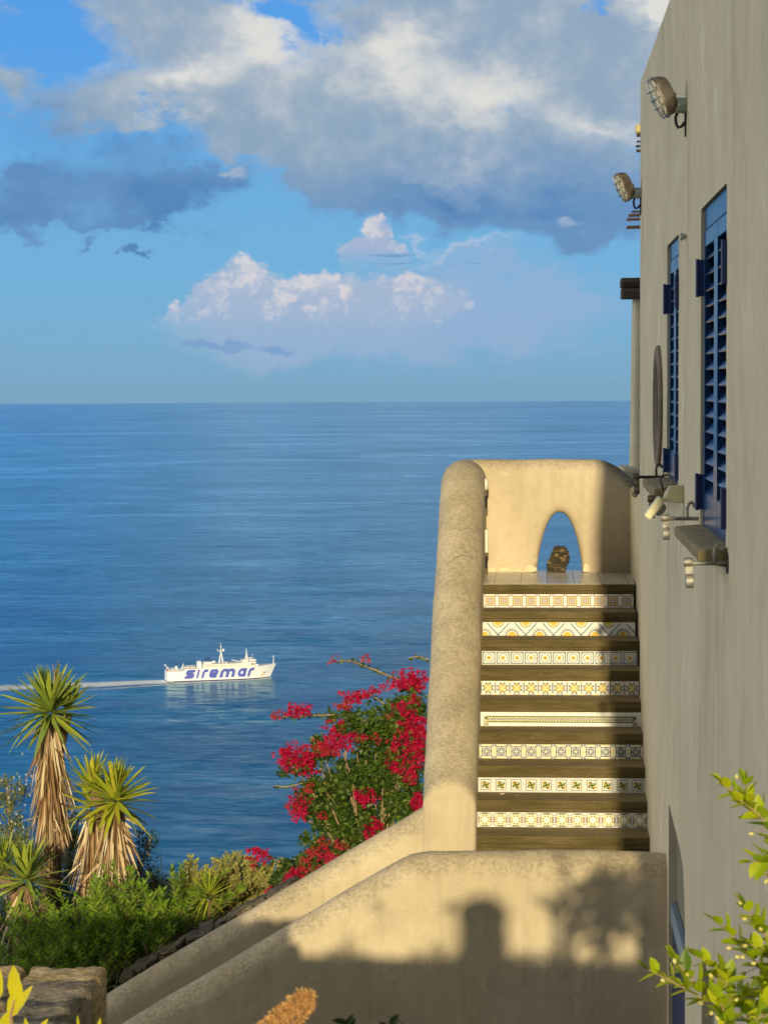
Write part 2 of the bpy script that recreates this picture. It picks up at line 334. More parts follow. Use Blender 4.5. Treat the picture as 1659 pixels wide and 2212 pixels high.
M_sill = simple('weathered_sill', (.27, .22, .10), .85, col2=(.16, .14, .075), vscale=14, bump=.6, bscale=50)
M_galv = simple('galvanised_metal', (.36, .35, .31), .58, .6, var=.5, vscale=40, bump=.2)
M_iron = simple('dark_iron', (.045, .042, .038), .6, .3, var=.3)
M_brass = simple('aged_copper', (.055, .042, .034), .32, .3, col2=(.15, .135, .115), vscale=14)
M_chrome = simple('cage_metal', (.66, .66, .54), .25, .9, var=.3)
M_plast = simple('grey_green_plastic', (.46, .53, .50), .45, var=.1)
M_cream = simple('cream_plastic', (.62, .58, .36), .4, var=.12)
M_whitep = simple('white_fitting', (.80, .76, .62), .35, var=.08)
M_wood = simple('old_timber', (.055, .040, .028), .85, col2=(.16, .13, .10), vscale=6, bump=.8, bscale=12, stretch=(.5, 6, 6))
M_cane = simple('dark_cane', (.028, .018, .012), .8, col2=(.06, .04, .03), vscale=8, stretch=(.5, 6, 6))
M_tanw = simple('pale_yellow_cap', (.52, .45, .20), .8, var=.2)
M_terr = simple('grey_brown_stone_ring', (.20, .165, .12), .9, col2=(.12, .10, .075), vscale=10, bump=.5, bscale=40)
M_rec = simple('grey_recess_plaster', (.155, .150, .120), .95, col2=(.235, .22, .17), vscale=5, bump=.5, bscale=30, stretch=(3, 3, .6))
def glass_mat():
    m, t, p, out = new_mat('ribbed_glass')
    p.inputs['Base Color'].default_value = (.75, .78, .74, 1); p.inputs['Roughness'].default_value = .22; p.inputs['Transmission Weight'].default_value = .55
    wv = t.new('ShaderNodeTexWave', bands_direction='Z'); t.l.new(t.new('ShaderNodeTexCoord').outputs['Object'], wv.inputs[0]); wv.inputs['Scale'].default_value = 45
    t.l.new(t.bump(wv.outputs['Fac'], .7, .003), p.inputs['Normal']); return m
M_glass = glass_mat()
def rock(name, a, b, c_, sc_=6, bump=1.0, lo=.48, hi=.62):
    m, t, p, out = new_mat(name); P = pos(t)
    n = t.noise(P, sc_, 8, .68, .4); n2 = t.noise(t.mapping(P, scale=(1, 1, 2.4)), sc_ * 2.6, 6, .7)
    c = t.mix(t.ramp(n, .34, .62), a, b); c = t.mix(t.math('MULTIPLY', t.ramp(n2, lo, hi), .75), c, c_)
    t.l.new(c, p.inputs['Base Color']); p.inputs['Roughness'].default_value = .92; p.inputs['Specular IOR Level'].default_value = .25
    t.l.new(t.bump(t.math('ADD', n, t.math('MULTIPLY', n2, .6)), bump, .02), p.inputs['Normal']); return m
M_rock = rock('brown_stone', (.34, .26, .14), (.52, .42, .25), (.17, .125, .07), 7)
M_rockg = rock('grey_stone', (.21, .19, .145), (.32, .285, .215), (.10, .085, .06), 8)
M_slab = rock('dark_slab', (.085, .072, .052), (.15, .13, .095), (.04, .035, .025), 8)  # both slab tones darkened: the shade on the kerb is put into their colour
M_slab2 = rock('brown_slab', (.12, .095, .06), (.20, .16, .10), (.06, .045, .03), 8)
M_lava = rock('ochre_black_rock', (.035, .03, .02), (.065, .055, .035), (.34, .23, .10), 7, 1.0, .53, .60)
def leaf(name, cols, trans=.35, rough=.45, spec=.4):
    m, t, p, out = new_mat(name)
    g = t.new('ShaderNodeNewGeometry'); rp = t.new('ShaderNodeValToRGB'); t.l.new(g.outputs['Random Per Island'], rp.inputs[0])
    e = rp.color_ramp.elements
    while len(e) < len(cols): e.new(.5)
    for i, c in enumerate(cols): e[i].position = i / max(1, len(cols) - 1); e[i].color = (*c, 1)
    t.l.new(rp.outputs[0], p.inputs['Base Color']); p.inputs['Roughness'].default_value = rough; p.inputs['Specular IOR Level'].default_value = spec
    tr = t.new('ShaderNodeBsdfTranslucent'); t.l.new(t.mix(1, rp.outputs[0], (1.3, 1.35, .6), 'MULTIPLY'), tr.inputs[0])
    mx = t.new('ShaderNodeMixShader'); mx.inputs[0].default_value = trans
    t.l.new(p.outputs[0], mx.inputs[1]); t.l.new(tr.outputs[0], mx.inputs[2]); t.l.new(mx.outputs[0], out.inputs[0]); return m
M_yuc = leaf('yucca_green', [(.15, .24, .04), (.24, .33, .045), (.36, .42, .06), (.19, .28, .07)], .15)
M_yucy = leaf('yucca_yellow_green', [(.26, .34, .03), (.42, .46, .04), (.54, .50, .05)], .18)
M_dead = leaf('dry_leaf', [(.48, .35, .20), (.74, .62, .42), (.22, .11, .05), (.80, .70, .50), (.52, .34, .17), (.12, .06, .03), (.30, .18, .09)], .1, .8, .1)
M_bush = leaf('willowy_leaf', [(.10, .20, .015), (.20, .35, .03), (.36, .50, .05), (.25, .40, .04)], .42)
M_pale = leaf('olive_spike_leaf', [(.27, .29, .07), (.38, .39, .10), (.48, .46, .15), (.30, .30, .09)], .2, .7)
M_vine = leaf('bougainvillea_leaf', [(.022, .05, .008), (.045, .095, .012), (.14, .22, .03), (.03, .065, .01)], .3)
M_bract = leaf('magenta_bract', [(.44, .004, .045), (.62, .007, .085), (.28, .002, .025), (.72, .02, .13), (.52, .005, .05)], .35, .55)
M_coral = leaf('faded_bract', [(.46, .02, .05), (.40, .045, .04), (.52, .05, .07)], .3, .6)
M_plum = leaf('plumbago_leaf', [(.09, .12, .03), (.16, .19, .05), (.23, .24, .08)], .25)
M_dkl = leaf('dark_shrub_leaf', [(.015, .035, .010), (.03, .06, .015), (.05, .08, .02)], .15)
M_pet = leaf('white_petal', [(.62, .66, .72), (.75, .76, .76)], .3)
M_myr = leaf('myrtle_leaf', [(.24, .36, .015), (.38, .48, .015), (.52, .56, .02), (.09, .17, .01)], .35, .35)
M_bud = leaf('pale_bud', [(.72, .68, .28), (.64, .60, .16)], .2, .5)
M_lime = leaf('yellow_lime_leaf', [(.62, .58, .015), (.70, .62, .02)], .45, .4)
M_fluff = leaf('dried_flower', [(.52, .30, .12), (.66, .42, .19), (.40, .20, .07)], .25, .9, .1)
M_stem = simple('brown_stem', (.22, .15, .08), .85, col2=(.12, .08, .04), vscale=30)
M_twig = simple('pale_twig', (.38, .28, .15), .85, col2=(.25, .17, .09), vscale=30)
M_soil = simple('dark_soil', (.035, .026, .015), .95, col2=(.07, .055, .03), vscale=3, bump=.8, bscale=20)
M_ship = simple('ship_white', (.84, .87, .92), .45, var=.06, vscale=.4)
M_shipc = simple('ship_cream', (.78, .78, .74), .5, var=.12, vscale=.5)
M_shipb = simple('ship_lettering_violet_blue', (.05, .08, .46), .5, col2=(.08, .11, .52), vscale=.8)
M_boot = simple('ship_navy', (.02, .03, .11), .5)
M_funb = simple('funnel_blue', (.025, .10, .30), .5)
M_shipd = simple('ship_dark', (.03, .03, .035), .6)
M_rust = simple('rust_stain', (.62, .36, .10), .7, col2=(.75, .62, .40), vscale=1.5)
M_red = simple('ship_red', (.50, .06, .04), .5)

# ------------------------------------------------------------------ sea
SEA = -215.0; RE = 7.4e6
def sea_z(r): return SEA - r * r / (2 * RE)
def build_sea():
    rr = [0, 150] + list(np.geomspace(300, 50000, 60)) + list(np.linspace(51000, 62000, 20)) + [80000]
    na = 360; vs = [(0, 0, sea_z(0))]; fs = []
    for r_ in rr[1:]: vs += [(r_ * math.sin(2 * math.pi * k / na), r_ * math.cos(2 * math.pi * k / na), sea_z(r_)) for k in range(na)]
    fs += [(0, 1 + (k + 1) % na, 1 + k) for k in range(na)]
    for i in range(len(rr) - 2):
        a = 1 + i * na; b = a + na
        fs += [(a + k, a + (k + 1) % na, b + (k + 1) % na, b + k) for k in range(na)]
    m, t, p, out = new_mat('sea_water'); P = pos(t)
    flat = t.mapping(P, scale=(1, 1, 0))
    sx = t.new('ShaderNodeSeparateXYZ'); t.l.new(flat, sx.inputs[0])
    dist = t.vmath('LENGTH', flat)
    lg = t.math('LOGARITHM', t.math('MAXIMUM', dist, 10), math.e)
    # wind lanes and slicks: long thin bands, their size grows with distance as gust patches do
    cb = t.new('ShaderNodeCombineXYZ'); t.l.new(t.math('DIVIDE', sx.outputs[0], dist), cb.inputs[0]); t.l.new(lg, cb.inputs[1])
    lanes = t.noise(t.mapping(cb.outputs[0], scale=(1.6, 3.2, 1)), 4.0, 6, .6, .6)
    slick = t.noise(t.mapping(cb.outputs[0], loc=(2, 5, 0), rot=(0, 0, .12), scale=(2.2, 7, 1)), 3.0, 5, .6, 1.2)
    slickm = t.math('SUBTRACT', 1, t.ramp(t.math('ABSOLUTE', t.math('SUBTRACT', slick, .5)), .0, .018))
    slickm = t.math('MULTIPLY', slickm, t.math('MULTIPLY', t.ramp(lanes, .45, .6), t.ramp(dist, 2500, 4500)))
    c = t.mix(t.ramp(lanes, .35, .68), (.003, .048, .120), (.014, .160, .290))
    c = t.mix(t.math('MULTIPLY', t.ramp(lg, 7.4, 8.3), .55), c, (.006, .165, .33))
    c = t.mix(t.math('MULTIPLY', t.ramp(dist, 22000, 40000), .7), c, (.10, .33, .47))  # far water painted paler, a haze-like softening of the horizon
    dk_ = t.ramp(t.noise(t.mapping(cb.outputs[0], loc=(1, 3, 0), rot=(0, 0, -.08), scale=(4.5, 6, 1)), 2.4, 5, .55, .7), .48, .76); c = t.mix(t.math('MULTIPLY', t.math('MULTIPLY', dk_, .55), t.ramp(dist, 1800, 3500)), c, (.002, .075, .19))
    c = t.mix(t.math('MULTIPLY', slickm, .9), c, (.26, .50, .62)); band = t.ramp(t.noise(t.mapping(cb.outputs[0], loc=(4, 9, 0), rot=(0, 0, .10), scale=(4.0, 5.5, 1)), 2.2, 5, .55, .9), .48, .74); c = t.mix(t.math('MULTIPLY', t.math('MULTIPLY', band, .8), t.ramp(dist, 1800, 3500)), c, (.10, .36, .52))  # pale and dark bands: reflected sky tone put into the water colour
    t.l.new(c, p.inputs['Base Color'])
    p.inputs['Specular Tint'].default_value = (.50, .80, 1.0, 1); p.inputs['IOR'].default_value = 1.33; p.inputs['Specular IOR Level'].default_value = .27
    t.l.new(t.ramp(slickm, 0, 1, .21, .10), p.inputs['Roughness'])
    def slopes(vec, detail, amp):
        n = t.new('ShaderNodeTexNoise'); t.l.new(vec, n.inputs['Vector']); n.inputs['Scale'].default_value = 1.0; n.inputs['Detail'].default_value = detail; n.inputs['Roughness'].default_value = .6; n.inputs['Distortion'].default_value = .4
        v = t.vmath('SUBTRACT', n.outputs['Color'], (.5, .5, .5)); return t.vmath('MULTIPLY', v, (amp * .6, amp, 0))
    sl1 = slopes(t.mapping(P, rot=(0, 0, .12), scale=(.055, .16, 0)), 5, .62)     # wind waves
    sl2 = slopes(t.mapping(P, rot=(0, 0, -.1), scale=(.009, .030, 0)), 3, .30)     # low swell
    both = t.vmath('ADD', sl1, sl2)
    k_ = t.math('MULTIPLY', t.ramp(lanes, .30, .68, .35, 1.0), t.ramp(lg, 7.0, 9.6, 1.0, .10)); k_ = t.math('MULTIPLY', k_, t.math('SUBTRACT', 1, t.math('MULTIPLY', slickm, .8)))
    sc_ = t.vmath('SCALE', both); t.l.new(k_, sc_.node.inputs['Scale'])
    nrm = t.vmath('NORMALIZE', t.vmath('ADD', sc_, (0, 0, 1))); df = t.new('ShaderNodeBsdfDiffuse'); gl = t.new('ShaderNodeBsdfGlossy'); fr_ = t.new('ShaderNodeFresnel'); mx = t.new('ShaderNodeMixShader')
    t.l.new(c, df.inputs[0]); gl.inputs[0].default_value = (.64, .88, 1.0, 1); t.l.new(p.inputs['Roughness'].links[0].from_socket, gl.inputs['Roughness']); fr_.inputs[0].default_value = 1.33
    for n_ in (df, gl, fr_): t.l.new(nrm, n_.inputs['Normal'])
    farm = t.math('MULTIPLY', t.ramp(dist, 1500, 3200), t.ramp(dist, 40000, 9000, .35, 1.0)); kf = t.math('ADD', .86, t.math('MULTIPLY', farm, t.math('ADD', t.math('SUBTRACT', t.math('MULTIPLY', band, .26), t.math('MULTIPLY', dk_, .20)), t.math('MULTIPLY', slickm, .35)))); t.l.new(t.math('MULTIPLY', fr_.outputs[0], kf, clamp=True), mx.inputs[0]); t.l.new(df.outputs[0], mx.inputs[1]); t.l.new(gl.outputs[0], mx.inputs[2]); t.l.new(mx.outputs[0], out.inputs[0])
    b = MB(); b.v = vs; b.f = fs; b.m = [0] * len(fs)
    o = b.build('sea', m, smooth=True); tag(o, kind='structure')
build_sea()

# ------------------------------------------------------------------ ground
def sm(a, b, x): t_ = max(0, min(1, (x - a) / (b - a))); return t_ * t_ * (3 - 2 * t_)
def ground_z(x, y):
    near = -1.75 - .75 * sm(-.75, -.95, x); court = -4.9
    edge = 2.75 + 2.6 * sm(-.75, -1.0, x)                # the terrace reaches farther out behind the stone wall
    z = near + (court - near) * sm(edge, edge + .7, y)
    z += .28 * (mnoise.noise(Vector((x * .8, y * .8, 3))))
    if y < -5: z += (-5 - y) * .13  # unseen rise behind the camera, added to block low rear sky light
    if y > 21.5: z -= (y - 21.5) * .9 * sm(21.5, 24, y)
    if x < -4.2: z -= (-4.2 - x) * .25
    if x < -60 or x > 60: z -= (abs(x) - 60) * .4
    return max(z, SEA - 25)
def build_ground():
    xs = list(np.concatenate([np.linspace(-500, -30, 16), np.linspace(-26, -7, 14), np.linspace(-6.5, 2.5, 46), np.linspace(3, 26, 12), np.linspace(30, 500, 16)]))
    ys = list(np.concatenate([np.linspace(-200, -12, 10), np.linspace(-10, 1.5, 10), np.linspace(2, 22, 74), np.linspace(23, 60, 18), np.linspace(65, 330, 20)]))
    b = MB(); b.v = [(x, y, ground_z(x, y) + (.0 if y > 30 else 0)) for y in ys for x in xs]; nx = len(xs)
    b.f = [(j * nx + i, j * nx + i + 1, (j + 1) * nx + i + 1, (j + 1) * nx + i) for j in range(len(ys) - 1) for i in range(nx - 1)]; b.m = [0] * len(b.f)
    o = b.build('ground', M_soil, smooth=True); tag(o, kind='structure')
build_ground()

# ------------------------------------------------------------------ staircase with painted tiles
XL, XR = -0.367, 0.745
Z0, YF, RISE, TREAD = -1.488, 16.95, .1775, .30
NT_ = 11; TW = (XR - XL) / NT_; TH = .100
class Tile:
    """draws thin glaze shapes on a riser face (u across, v up), each 0.4 mm above the last"""
    def __init__(s, mb, y, zb): s.mb = mb; s.y = y; s.z = zb; s.k = 0
    def poly(s, pts, mi):
        s.k += 1; d = .00011 * (1 + s.k)
        s.mb.add([(u, s.y - d, s.z + v) for u, v in pts], [tuple(range(len(pts)))], mi)
    def strip(s, outer, inner, mi):
        s.k += 1; d = .00011 * (1 + s.k); n = len(outer)
        s.mb.add([(u, s.y - d, s.z + v) for u, v in outer + inner], [(i, (i + 1) % n, n + (i + 1) % n, n + i) for i in range(n)], mi)
    def rect(s, u0, v0, u1, v1, mi): s.poly([(u0, v0), (u1, v0), (u1, v1), (u0, v1)], mi)
    def frame(s, u0, v0, u1, v1, w_, mi):
        w_ = w_ * 1.75
        s.strip([(u0, v0), (u1, v0), (u1, v1), (u0, v1)], [(u0 + w_, v0 + w_), (u1 - w_, v0 + w_), (u1 - w_, v1 - w_), (u0 + w_, v1 - w_)], mi)
    def circ(s, u, v, r, n, a0=0): return [(u + r * math.cos(a0 + 2 * math.pi * k / n), v + r * math.sin(a0 + 2 * math.pi * k / n)) for k in range(n)]
    def disc(s, u, v, r, mi, n=14): s.poly(s.circ(u, v, r, n), mi)
    def ring(s, u, v, r, w_, mi, n=14):
        w_ = w_ * 1.6
        s.strip(s.circ(u, v, r, n), s.circ(u, v, r - w_, n), mi)
    def flower(s, u, v, r, mi, n=8, q=.62): s.poly([(u + (r if k % 2 == 0 else r * q) * math.cos(math.pi * k / n), v + (r if k % 2 == 0 else r * q) * math.sin(math.pi * k / n)) for k in range(2 * n)], mi)
    def line(s, a, b, w_, mi):
        dx, dy = b[0] - a[0], b[1] - a[1]; L = math.hypot(dx, dy) or 1; w_ = w_ * 1.75; nx, ny = -dy / L * w_ / 2, dx / L * w_ / 2
        s.poly([(a[0] + nx, a[1] + ny), (b[0] + nx, b[1] + ny), (b[0] - nx, b[1] - ny), (a[0] - nx, a[1] - ny)][::-1], mi)
def clip_line(t_, a, b, w_, mi, vmax=TH):
    if 0 <= a[1] <= vmax and 0 <= b[1] <= vmax: t_.line(a, b, w_, mi)
def riser_pattern(i, mb, y, zb):
    T = Tile(mb, y, zb)
    h = TH
    for k in range(NT_):
        u0 = XL + k * TW; uc = u0 + TW / 2; vc = h / 2; s = TW / 2
        T.k = 0
        if k: T.rect(u0 - .0007, 0, u0 + .0007, h, GY)
        if i == 1:
            T.rect(uc - .033, vc - .033, uc + .033, vc + .033, PA); T.frame(uc - .037, vc - .037, uc + .037, vc + .037, .0028, MA)
            T.rect(uc - .021, vc - .021, uc + .021, vc + .021, WH); T.frame(uc - .021, vc - .021, uc + .021, vc + .021, .0028, MA)
            for a, b in ((-1, -1), (1, -1), (-1, 1), (1, 1)):
                T.ring(uc + a * .007, vc + b * .007, .0062, .0024, MA, 8); T.rect(uc + a * .041 - .005, vc + b * .041 - .004, uc + a * .041 + .005, vc + b * .041 + .004, MA)
            for a in (-1, 1): T.rect(uc - .026, vc + a * .027 - .002, uc + .026, vc + a * .027 + .002, YE); T.rect(uc + a * .027 - .002, vc - .026, uc + a * .027 + .002, vc + .026, YE)
        elif i == 2:
            pass
        elif i == 3:
            T.frame(uc - .045, vc - .044, uc + .045, vc + .044, .003, BK)
            for a, b in ((-1, -1), (1, -1), (-1, 1), (1, 1)): T.disc(uc + a * .037, vc + b * .037, .0065, GY, 8)
            o = [(-.030, -.018), (-.024, -.018), (-.024, -.026), (-.018, -.026), (-.018, -.032), (.018, -.032), (.018, -.026), (.024, -.026), (.024, -.018), (.030, -.018), (.030, .018), (.024, .018), (.024, .026), (.018, .026), (.018, .032), (-.018, .032), (-.018, .026), (-.024, .026), (-.024, .018), (-.030, .018)]
            T.strip([(uc + a, vc + b) for a, b in o], [(uc + a * .87, vc + b * .87) for a, b in o], BK)
            T.flower(uc, vc, .019, YE); T.flower(uc, vc, .011, OR); T.disc(uc, vc, .003, BK, 6)
        elif i == 4:
            T.rect(u0 + .0015, vc - .035, u0 + .005, vc + .035, PU); T.rect(u0 + TW - .005, vc - .035, u0 + TW - .0015, vc + .035, PU)
            for a in (-1, 1):
                T.rect(u0 - (0 if k else -.001), vc + a * .042 - .007, u0 + .014, vc + a * .042 + .007, PA); T.rect(u0 + TW - .014, vc + a * .042 - .007, u0 + TW - .0005, vc + a * .042 + .007, PA)
            T.disc(uc, vc, .031, PA, 18); T.ring(uc, vc, .032, .0028, GN, 18)
            for q in range(4):
                a = math.pi / 2 * q; T.disc(uc + .018 * math.cos(a), vc + .018 * math.sin(a), .0095, YE, 10)
            for q in range(4):
                a = math.pi / 2 * q; T.disc(uc + .019 * math.cos(a), vc + .019 * math.sin(a), .0042, OR, 6)
                for e in (-.33, .33): T.line((uc + .033 * math.cos(a + e), vc + .033 * math.sin(a + e)), (uc + .043 * math.cos(a + e * 1.35), vc + .043 * math.sin(a + e * 1.35)), .005, BK)
            T.rect(uc - .028, .0035, uc + .028, .0062, PU)
        elif i == 5:
            for a, b in ((0, 1),):
                T.rect(max(u0, XL + .028), .028, min(u0 + TW, XR - .028), .070, PA)
            T.line((max(u0, XL + .028), .028), (min(u0 + TW, XR - .028), .028), .0022, GN); T.line((max(u0, XL + .028), .070), (min(u0 + TW, XR - .028), .070), .0022, GN)
            for q in range(5):
                uu = u0 + (q + .5) * TW / 5
                if XL + .05 < uu < XR - .05:
                    T.disc(uu, .049, .0092, WH, 10); T.ring(uu, .049, .0095, .0028, BK, 10); T.line((uu - .009, .064), (uu + .009, .066), .003, GN); T.line((uu - .009, .034), (uu + .009, .032), .003, GN)
            if k in (0, NT_ - 1):
                c0 = XL + .043 if k == 0 else XR - .043
                T.rect(c0 - .014, .0, c0 + .014, .028, PA); T.line((c0 - .014, 0), (c0 - .014, .072), .0022, GN); T.line((c0 + .014, 0), (c0 + .014, .028), .0022, GN); T.ring(c0, .014, .009, .003, BK, 10); T.disc(c0, .056, .010, GN, 8)
            T.rect(u0 - .0006, 0, u0 + .0006, .028, GY) if k else None; T.rect(u0 - .0006, .071, u0 + .0006, h, GY) if k else None
        elif i == 6:
            T.rect(u0 + .001, vc - .030, u0 + .016, vc + .03, PA); T.rect(u0 + TW - .016, vc - .030, u0 + TW - .001, vc + .03, PA)
            T.rect(uc - .030, .001, uc + .030, .012, PA); T.rect(uc - .030, h - .012, uc + .030, h - .001, PA)
            T.frame(uc - .034, vc - .034, uc + .034, vc + .034, .003, BK)
            for a, b in ((-1, -1), (1, -1), (-1, 1), (1, 1)): T.ring(uc + a * .040, vc + b * .040, .0082, .0028, BK, 10)
            for q in range(8):
                a = math.pi / 4 * q
                pts = [(.010, -.25), (.022, -.28), (.031, 0), (.022, .28), (.010, .25)]
                pl = [(uc + r_ * math.cos(a + e), vc + r_ * math.sin(a + e)) for r_, e in pts]
                for A, B in zip(pl, pl[1:]): T.line(A, B, .0024, BK)
            T.disc(uc, vc, .008, PA, 8)
        elif i == 7:
            T.frame(uc - .0345, vc - .0365, uc + .0345, vc + .0365, .0024, BK)
            for q in range(8):
                f = -.040 + q * .0114
                for a in (-1, 1): T.rect(uc + f - .0016, vc + a * .043 - .0035, uc + f + .0016, vc + a * .043 + .0035, BK); T.rect(uc + a * .0415 - .0035, vc + f - .0014, uc + a * .0415 + .0035, vc + f + .0014, BK)
            for q in range(4):
                a = math.pi / 2 * q + math.pi / 4; T.disc(uc + .018 * math.cos(a), vc + .018 * math.sin(a), .014, YE if q % 2 else PA, 10)
            for q in range(4):
                a = math.pi / 2 * q + .25
                T.line((uc, vc), (uc + .022 * math.cos(a), vc + .022 * math.sin(a)), .0065, GN); T.line((uc + .022 * math.cos(a), vc + .022 * math.sin(a)), (uc + .027 * math.cos(a + .45), vc + .027 * math.sin(a + .45)), .005, BK)
                T.disc(uc + .020 * math.cos(a + .8), vc + .020 * math.sin(a + .8), .0038, BK, 6)
        elif i == 8:
            T.poly([(uc + a * .042, vc + b * .042) for a, b in ((-.5, -1), (.5, -1), (1, -.5), (1, .5), (.5, 1), (-.5, 1), (-1, .5), (-1, -.5))], PA)
            for a in (-1, 1):
                for q in (-1, 0, 1): T.ring(uc + q * .0145, vc + a * .041, .0068, .0028, BK, 8); T.ring(uc + a * .0405, vc + q * .0145, .0068, .0028, MA, 8)
                for b in (-1, 1): T.line((uc + a * .026, vc + b * .047), (uc + a * .047, vc + b * .026), .0022, BK)
            for q in range(8): a = math.pi / 4 * q + .39; T.disc(uc + .026 * math.cos(a), vc + .026 * math.sin(a), .0048, GN, 6)
            T.disc(uc, vc, .0205, WH, 16)
    if i == 2:
        P2 = 2 * TW; n2 = 6
        for k in range(n2 + 1):
            cu = XL + .012 + k * P2; T.k = 0          # half suns at the foot
            a_ = [(max(XL, min(XR, cu + .030 * math.cos(math.pi * q / 10))), .030 * math.sin(math.pi * q / 10)) for q in range(11)]
            T.poly(a_, YE)
            for q in range(9):
                an = math.pi * (q + .5) / 9
                for rr_, sz in ((.043, .0068), (.056, .0035)):
                    u, v = cu + rr_ * math.cos(an), rr_ * math.sin(an)
                    if XL + .008 < u < XR - .008 and v > sz: T.ring(u, v, sz, .0026, BK, 8)
            cu2 = cu + TW; T.k = 4                     # half suns at the top
            if XL < cu2 < XR - .0:
                T.poly([(max(XL, min(XR, cu2 + .043 * math.cos(math.pi * q / 10))), h - .040 * math.sin(math.pi * q / 10)) for q in range(10, -1, -1)], GN)
                T.poly([(max(XL, min(XR, cu2 + .038 * math.cos(math.pi * q / 10))), h - .035 * math.sin(math.pi * q / 10)) for q in range(10, -1, -1)], PA)
                T.poly([(max(XL, min(XR, cu2 + .026 * math.cos(math.pi * q / 10))), h - .024 * math.sin(math.pi * q / 10)) for q in range(10, -1, -1)], YE)
            for sgn in (1, -1):
                for q in range(8):
                    f0, f1 = q / 8, (q + 1) / 8
                    off = .004 * (1 if q % 2 else -1)
                    A = (cu + sgn * (.020 + f0 * .080), h - .006 - f0 * .088 + off); B = (cu + sgn * (.020 + f1 * .080), h - .006 - f1 * .088 - off)
                    if all(XL < x_[0] < XR and 0 < x_[1] < h for x_ in (A, B)): T.line(A if sgn > 0 else B, B if sgn > 0 else A, .0055, GY)
            for uu in (cu, cu2):
                if XL < uu < XR: T.rect(uu - .0005, .03 if uu == cu else 0, uu + .0005, h, GY)
stair = thing('staircase', 'outdoor staircase with mossy concrete treads and painted tile risers between parapet and house wall', 'staircase', (0, 0, 0))
NSTEP = 12
riser_names = {1: 'yellow squares with maroon corners', 2: 'half suns on white', 3: 'orange stars in black frames', 4: 'yellow rosettes with violet bars', 5: 'white tiles with a thin chain band', 6: 'black line flowers in squares', 7: 'green pinwheels in dotted frames', 8: 'octagons ringed with small circles'}
rs = rng(5)
for i in range(NSTEP):
    y = YF - TREAD * i; z = Z0 - RISE * i
    b = MB(); wob = rs.uniform(-.004, .004)
    # upper nosing slab, lower lip, and the body behind them
    yb_ = y + TREAD + .06 if i else y + .32
    b.box((XL - .01, y - .0125, z - .053), (XR + .01, yb_, z - (.003 if i == 0 else 0)))
    b.box((XL - .009, y - .0085 + wob * .5, z - .0775), (XR + .009, y + .30, z - .0535))
    b.box((XL - .008, y + .004, z - RISE - .02), (XR + .008, y + .30, z - .078))
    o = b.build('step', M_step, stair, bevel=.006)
    if i >= 8: continue
    r_ = MB(); yr = y - .004
    r_.box((XL + .001, yr, z - RISE + .001), (XR - .001, yr + .007, z - .0785), WH)
    if i < 8: riser_pattern(i + 1, r_, yr, z - RISE)
    q = r_.build('tile_riser', TM, o)
    if i + 1 in riser_names: q['label'] = 'tile strip with ' + riser_names[i + 1]
# landing of glazed floor tiles
def floor_mat():
    m, t, p, out = new_mat('glazed_floor_tiles'); P = pos(t)
    br = t.new('ShaderNodeTexBrick', offset=0.0); t.l.new(t.mapping(P, loc=(.09, .03, 0)), br.inputs['Vector'])
    br.inputs['Scale'].default_value = 1; br.inputs['Brick Width'].default_value = .2; br.inputs['Row Height'].default_value = .2; br.inputs['Mortar Size'].default_value = .004
    br.inputs['Color1'].default_value = (.66, .64, .56, 1); br.inputs['Color2'].default_value = (.58, .56, .50, 1); br.inputs['Mortar'].default_value = (.2, .17, .12, 1)
    wv = t.new('ShaderNodeTexWave', wave_type='RINGS', rings_direction='Z'); fr = t.new('ShaderNodeVectorMath', operation='FRACTION')
    t.l.new(t.mapping(P, loc=(.45, .15, 0), scale=(5, 5, 5)), fr.inputs[0]); t.l.new(t.mapping(fr.outputs[0], loc=(-.5, -.5, 0), scale=(1, 1, 0)), wv.inputs[0]); wv.inputs['Scale'].default_value = 2.2
    c = t.mix(t.math('MULTIPLY', t.ramp(wv.outputs['Fac'], .75, .9), .5), br.outputs[0], (.16, .13, .14))
    t.l.new(c, p.inputs['Base Color']); p.inputs['Roughness'].default_value = .30; p.inputs['Specular IOR Level'].default_value = .45
    t.l.new(t.bump(t.noise(P, 9, 3), .15, .01), p.inputs['Normal']); return m
b = MB(); b.box((XL - .3, YF + .30, Z0 - .25), (XR + .9, 18.215, Z0)); 
b.box((XL - .01, YF - .012, Z0 - .0026), (XR + .009, YF + .299, Z0))
b.build('landing', floor_mat(), stair)
# landing at the foot and the flight that turns down to the left
b = MB(); zl = Z0 - RISE * NSTEP
b.box((-.66, 12.95, zl - .2), (XR, YF - TREAD * (NSTEP - 1) - .02, zl))
for k in range(9): b.box((-.66 - .30 * (k + 1), 12.95, zl - RISE * (k + 1) - .25), (-.661 - .30 * k, 14.42, zl - RISE * (k + 1)))
b.build('lower_flight', M_step, stair)

